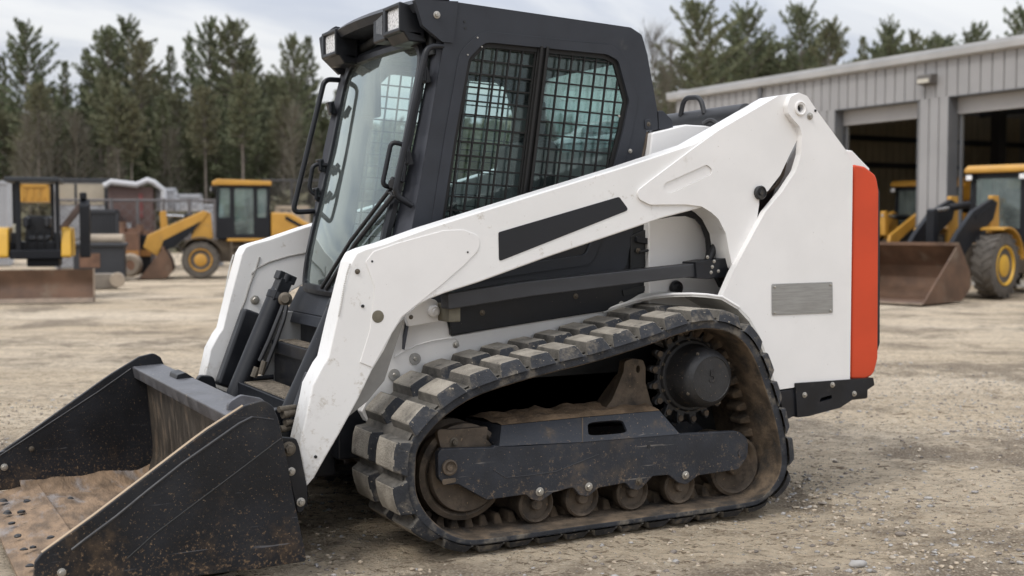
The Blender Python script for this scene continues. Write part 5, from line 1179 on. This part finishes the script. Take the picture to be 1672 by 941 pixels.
def tree_meshes(kind,h,wd,cb,seed):
    rnd=random.Random(seed); t=MB(); c=MB()
    bend=[Vector((rnd.uniform(-.12,.12),rnd.uniform(-.12,.12),0)) for _ in range(7)]
    axis=[Vector((0,0,h*.985*i/6))+bend[i]*(i/6) for i in range(7)]
    def ax(z):
        u=max(0,min(5.999,z/(h*.985)*6)); i=int(u); return axis[i].lerp(axis[i+1],u-i)
    t.tube(axis,[max(.02,.17*h/13*(1-.92*i/6)) for i in range(7)],7)
    nb=int((100 if kind!='bare' else 46)*(1 if kind!='fir' else 1.25)); az=rnd.uniform(0,6)
    for i in range(nb):
        u=i/(nb-1); tt=cb+(1-cb)*u**.9; z=h*tt; az+=2.4+rnd.uniform(-.6,.6)
        if kind=='fir': L=wd*((1-u)**.8*.95+.06)*rnd.uniform(.55,1.15); el=R(-14+50*u)+rnd.uniform(-.15,.15)
        elif kind=='pine': L=wd*(math.sin(math.pi*min(1,.18+.80*u))**.7*.9+.08)*rnd.uniform(.5,1.2); el=R(-4+48*u)+rnd.uniform(-.2,.25)
        else: L=wd*(1.1-.8*u)*rnd.uniform(.6,1.1); el=R(35+25*u)
        d=Vector((math.cos(az)*math.cos(el),math.sin(az)*math.cos(el),math.sin(el))); p0=ax(z)
        pts=[p0,p0+d*L*.55,p0+d*L+Vector((0,0,L*(.10 if kind!='fir' else -.05)))]
        t.tube(pts,[.035*L/wd+.012,.02,.006],4,caps=False)
        if kind=='bare':
            for q in range(9):
                s=rnd.uniform(.3,1); a=pts[0].lerp(pts[2],s); dd=(d+Vector((rnd.uniform(-.8,.8),rnd.uniform(-.8,.8),rnd.uniform(-.1,.9)))).normalized(); e=a+dd*rnd.uniform(.4,1.0); t.tube([a,e],[.012,.004],3,caps=False)
                for w_ in range(4):
                    a2=a.lerp(e,rnd.uniform(.3,1)); d2=(dd+Vector((rnd.uniform(-1,1),rnd.uniform(-1,1),rnd.uniform(-.3,.8)))).normalized(); e2=a2+d2*rnd.uniform(.2,.5); o=Vector((-d2.y,d2.x,0))*.012; c.poly([a2-o,a2+o,e2])
            continue
        n=max(3,int(L/.15)); side=Vector((-math.sin(az),math.cos(az),0))
        for k in range(n):
            s=.22+.80*(k+rnd.random()*.6)/n; q=pts[0].lerp(pts[2],min(s,1.02)); sp=.30*L*(1-abs(s-.55))*.62
            for f in range(6):
                r=q+side*rnd.gauss(0,sp*.55)+Vector((0,0,rnd.gauss(.03,.075)))
                dd=(d*rnd.uniform(.4,1.2)+side*rnd.uniform(-.9,.9)+Vector((0,0,rnd.uniform(-.15,.75)))).normalized(); ln=rnd.uniform(.14,.32); o=dd.cross(Vector((rnd.uniform(-1,1),rnd.uniform(-1,1),rnd.uniform(-.4,1)))).normalized()*rnd.uniform(.045,.085)
                c.poly([r,r+dd*ln*.5+o,r+dd*ln,r+dd*ln*.5-o])
    return t,c
VAR=[]
def mkvar(kind,h,wd,cb,seed,nm,bm_):
    t,c=tree_meshes(kind,h,wd,cb,seed); ms=[]
    for b,mt,n_ in ((t,BARK if kind!='bare' else TWIG,'trunk'),(c,nm,'crown')):
        o=b.build(n_,mt,smooth=0); ms.append(o.data); COL.objects.unlink(o); bpy.data.objects.remove(o)
    VAR.append((kind,h,ms)); return len(VAR)-1
v_p=[mkvar('pine',13,2.5,.34,s,NEED,0) for s in (1,2,3)]; v_f=[mkvar('fir',13,2.3,.18,s,NEED,0) for s in (4,5,6)]; v_t=[mkvar('pine',14,2.2,.52,s,NEED2,0) for s in (7,8)]; v_k=[mkvar('pine',13,1.7,.60,s,NEED2,0) for s in (21,22,23)]; v_r=[mkvar('pine',12,2.9,.25,s,NEED,0) for s in (11,12)]; v_b=[mkvar('bare',9,1.9,.2,s,TWIG,0) for s in (9,10)]
NAMES={'pine':'pine_tree','fir':'fir_tree','bare':'bare_tree'}
rnd=random.Random(77)
def tree(v,px,d,ytop=None,h=None,wsc=1.0,label=None,group=None):
    kind,H,ms=VAR[v]; q=place(px,d); h=h or zat(ytop,d)
    T=empty(NAMES[kind],(q.x,q.y,-.1),label,'tree',group,rnd.uniform(0,6.28)); s=(h+.1)/H; T.scale=(s*wsc,s*wsc,s)
    for me,n_ in zip(ms,('trunk','crown')):
        o=bpy.data.objects.new(n_,me); COL.objects.link(o); o.parent=T
    return T
SKY=[(8,98,v_f[0],1,'fir cut by the left edge of the picture'),(50,52,v_p[0],1.0,'tall pine with layered branches above the mini excavator'),(112,105,v_f[1],.9,'lower fir in the dip between two tall pines behind the box trailer'),(148,86,v_f[2],1.05,'pointed fir just left of the broadest pine group on the left'),(183,60,v_p[1],1,'pine with ragged top above the box trailer'),(212,46,v_p[2],1.05,'tallest pine of the left group, above the maroon container'),(236,78,v_t[0],.9,'pine with thin side branches right of the tallest left pine'),(285,82,v_f[0],.9,'narrow fir standing above the low white crate'),(314,66,v_f[1],.85,'fir left of two tall pines above the side-on wheel loader'),(345,46,v_p[0],.8,'slim tall pine above the front of the side-on wheel loader'),(384,44,v_t[1],1.1,'tall open pine above the side-on wheel loader cab'),(410,78,v_p[2],.7,'short-topped pine right of the tall open pine'),(446,140,v_f[2],.9,'low dark fir in the gap left of the grab bar'),(482,72,v_p[1],.8,'slim pine just left of the cab lamp'),(508,66,v_f[0],.9,'fir whose top stands beside the cab lamp'),
 (1140,18,v_r[0],1.05,'broad tall pine right of the cab'),(1216,30,v_r[1],1.0,'broad pine second from the cab above the workshop roof'),(1306,25,v_r[0],.85,'pine with pointed top above the middle of the workshop roof'),(1350,48,v_t[0],1.0,'leaning open pine right of the pointed pine over the workshop'),(1404,66,v_f[1],.7,'small pointed fir over the workshop roof'),(1446,57,v_r[1],.85,'round-topped pine over the workshop left bay'),(1488,68,v_p[0],.8,'shorter pine over the pillar of the workshop'),(1516,72,v_p[1],.7,'low pine over the wall lamp of the workshop'),(1586,54,v_p[2],.9,'lone pine top showing over the right bay'),(1664,30,v_r[0],.9,'broad pine at the right edge over the workshop')]
for px,yt,v,ws,lab in SKY: tree(v,px,rnd.uniform(70,76),ytop=yt,wsc=ws*.82,label=lab,group='trees of the forest edge')
tree(v_b[0],1062,62,ytop=75,label='bare leafless tree just right of the cab',group='trees of the forest edge'); tree(v_b[1],1090,66,ytop=90,wsc=.8,label='thin leafless tree between the cab and the broad pine',group='trees of the forest edge')
FL='dark conifer crowded among its neighbours in the forest behind the yard'; GRP='conifers filling the forest'
TRK='tall thin pine with a bare pale trunk standing at the front of the forest'
for px in (66,180,196,217,338,398,465): tree(rnd.choice(v_k),px,rnd.uniform(61,65),ytop=rnd.uniform(110,170),wsc=.9,label=TRK,group='bare trunked pines at the forest front')
px=-40
while px<560:
    for d in (67,78,86,96):
        tree(rnd.choice(v_f+v_p+v_t+v_f),px+rnd.uniform(-12,12),d+rnd.uniform(-3,3),ytop=rnd.uniform(150,225)-(d-67)*.8,wsc=rnd.uniform(.9,1.25),label=FL,group=GRP)
    px+=26
for px in range(575,1060,34):
    for d in (74,88): tree(rnd.choice(v_f+v_p),px+rnd.uniform(-12,12),d,ytop=rnd.uniform(195,255),wsc=rnd.uniform(.9,1.2),label=FL,group=GRP)
for px in range(1075,1700,30):
    for d in (78,90): tree(rnd.choice(v_r+v_p+v_f),px+rnd.uniform(-12,12),d,ytop=rnd.uniform(82,128)-max(0,(px-1350))*.06,wsc=rnd.uniform(.9,1.2),label=FL,group=GRP)
for k in range(12): tree(rnd.choice(v_b),rnd.uniform(-20,560),rnd.uniform(58,64),ytop=rnd.uniform(190,260),wsc=1.2,label='low leafless brown tree at the foot of the forest',group='leafless trees at the forest foot')
# undergrowth and the woods behind
def scatter(name,mt,n,fpos,size,label,cat):
    b=MB(); rnd=random.Random(len(name))
    for _ in range(n):
        p_=fpos(rnd); d=Vector((rnd.uniform(-1,1),rnd.uniform(-1,1),rnd.uniform(-.2,1))).normalized(); o=d.cross(Vector((rnd.uniform(-1,1),rnd.uniform(-1,1),.3))).normalized(); s=size*rnd.uniform(.6,1.4)
        b.poly([p_,p_+d*s*.5+o*s*.3,p_+d*s,p_+d*s*.5-o*s*.3])
    tag(b.build(name,mt,smooth=0),label,cat,kind='stuff')
def f1(r):
    px=r.uniform(-150,1150); d=r.uniform(57,70); q=place(px,d); hh_=1.2+2.2*max(0,noise.noise((px*.02,d*.1,1))+.4); q.z=r.random()**1.3*hh_; return q
scatter('undergrowth',BRUSH,26000,f1,.45,'brown and olive brush along the foot of the forest','undergrowth')
def f2(r):
    px=r.uniform(-200,1800); d=r.uniform(100,108); q=place(px,d); q.z=r.random()*(9.5+2.0*noise.noise((px*.012,0,3))); return q
scatter('distant_woods',WOOD,42000,f2,1.0,'dim mass of woods deep behind the first trees','woods')
# ================================================================== WORLD / LIGHT
w=bpy.data.worlds.new('World'); scene.world=w; w.use_nodes=True; nt=w.node_tree; nt.nodes.clear()
out=nd(nt,'ShaderNodeOutputWorld'); bg=nd(nt,'ShaderNodeBackground'); nt.links.new(bg.outputs[0],out.inputs[0])
sunel,sunaz=R(50),R(205)   # light from the front left of the machine
sd_=Vector((math.cos(sunel)*math.cos(sunaz),math.cos(sunel)*math.sin(sunaz),math.sin(sunel)))
sky=nd(nt,'ShaderNodeTexSky',sky_type='NISHITA'); sky.sun_disc=False; sky.sun_elevation=sunel; sky.sun_rotation=math.atan2(sd_.x,sd_.y); sky.air_density=1.2; sky.dust_density=2
tc=nd(nt,'ShaderNodeTexCoord'); sep=nd(nt,'ShaderNodeSeparateXYZ'); nt.links.new(tc.outputs['Generated'],sep.inputs[0])
zc=mmul(nt,sep.outputs[2],0.0,'MAXIMUM'); den=mmul(nt,zc,.22,'ADD')
cmb=nd(nt,'ShaderNodeCombineXYZ'); nt.links.new(mmul(nt,sep.outputs[0],den,'DIVIDE'),cmb.inputs[0]); nt.links.new(mmul(nt,sep.outputs[1],den,'DIVIDE'),cmb.inputs[1])
mp=nd(nt,'ShaderNodeMapping'); mp.inputs['Rotation'].default_value=(0,0,R(-28)); mp.inputs['Scale'].default_value=(.8,1.9,1); nt.links.new(cmb.outputs[0],mp.inputs[0])
n1=tnoise(nt,mp.outputs[0],1.1,7,.55,.6)
cloud=mix(nt,ramp(nt,n1,.38,.62),(5.1,5.42,6.2),(7.7,7.75,7.85))
base=mix(nt,.90,sky.outputs[0],cloud)
# overcast luminance rises towards the zenith
gain=mmul(nt,mmul(nt,zc,ZEN),1.0,'ADD')
fin=mix(nt,1.0,base,(1,1,1),'MULTIPLY')
vm=nd(nt,'ShaderNodeVectorMath',operation='SCALE'); nt.links.new(fin,vm.inputs[0]); nt.links.new(gain,vm.inputs['Scale'])
nt.links.new(vm.outputs[0],bg.inputs[0]); bg.inputs[1].default_value=.082
sun=bpy.data.lights.new('sun','SUN'); sun.energy=SUNE; sun.angle=R(16); sun.color=(1,.96,.90)
so_=bpy.data.objects.new('sun',sun); COL.objects.link(so_); so_.rotation_euler=(-sd_).to_track_quat('-Z','Y').to_euler(); so_.location=(0,0,30)
scene.view_settings.view_transform='Standard'; scene.view_settings.look='None'; scene.view_settings.gamma=1; scene.view_settings.use_curve_mapping=False; scene.view_settings.exposure=EXPO
scene.render.engine='CYCLES'; cy=scene.cycles; cy.use_denoising=True
try: cy.denoiser='OPENIMAGEDENOISE'
except Exception: pass
cy.max_bounces=7; cy.transparent_max_bounces=16; cy.diffuse_bounces=3; cy.glossy_bounces=3; cy.caustics_reflective=False; cy.caustics_refractive=False
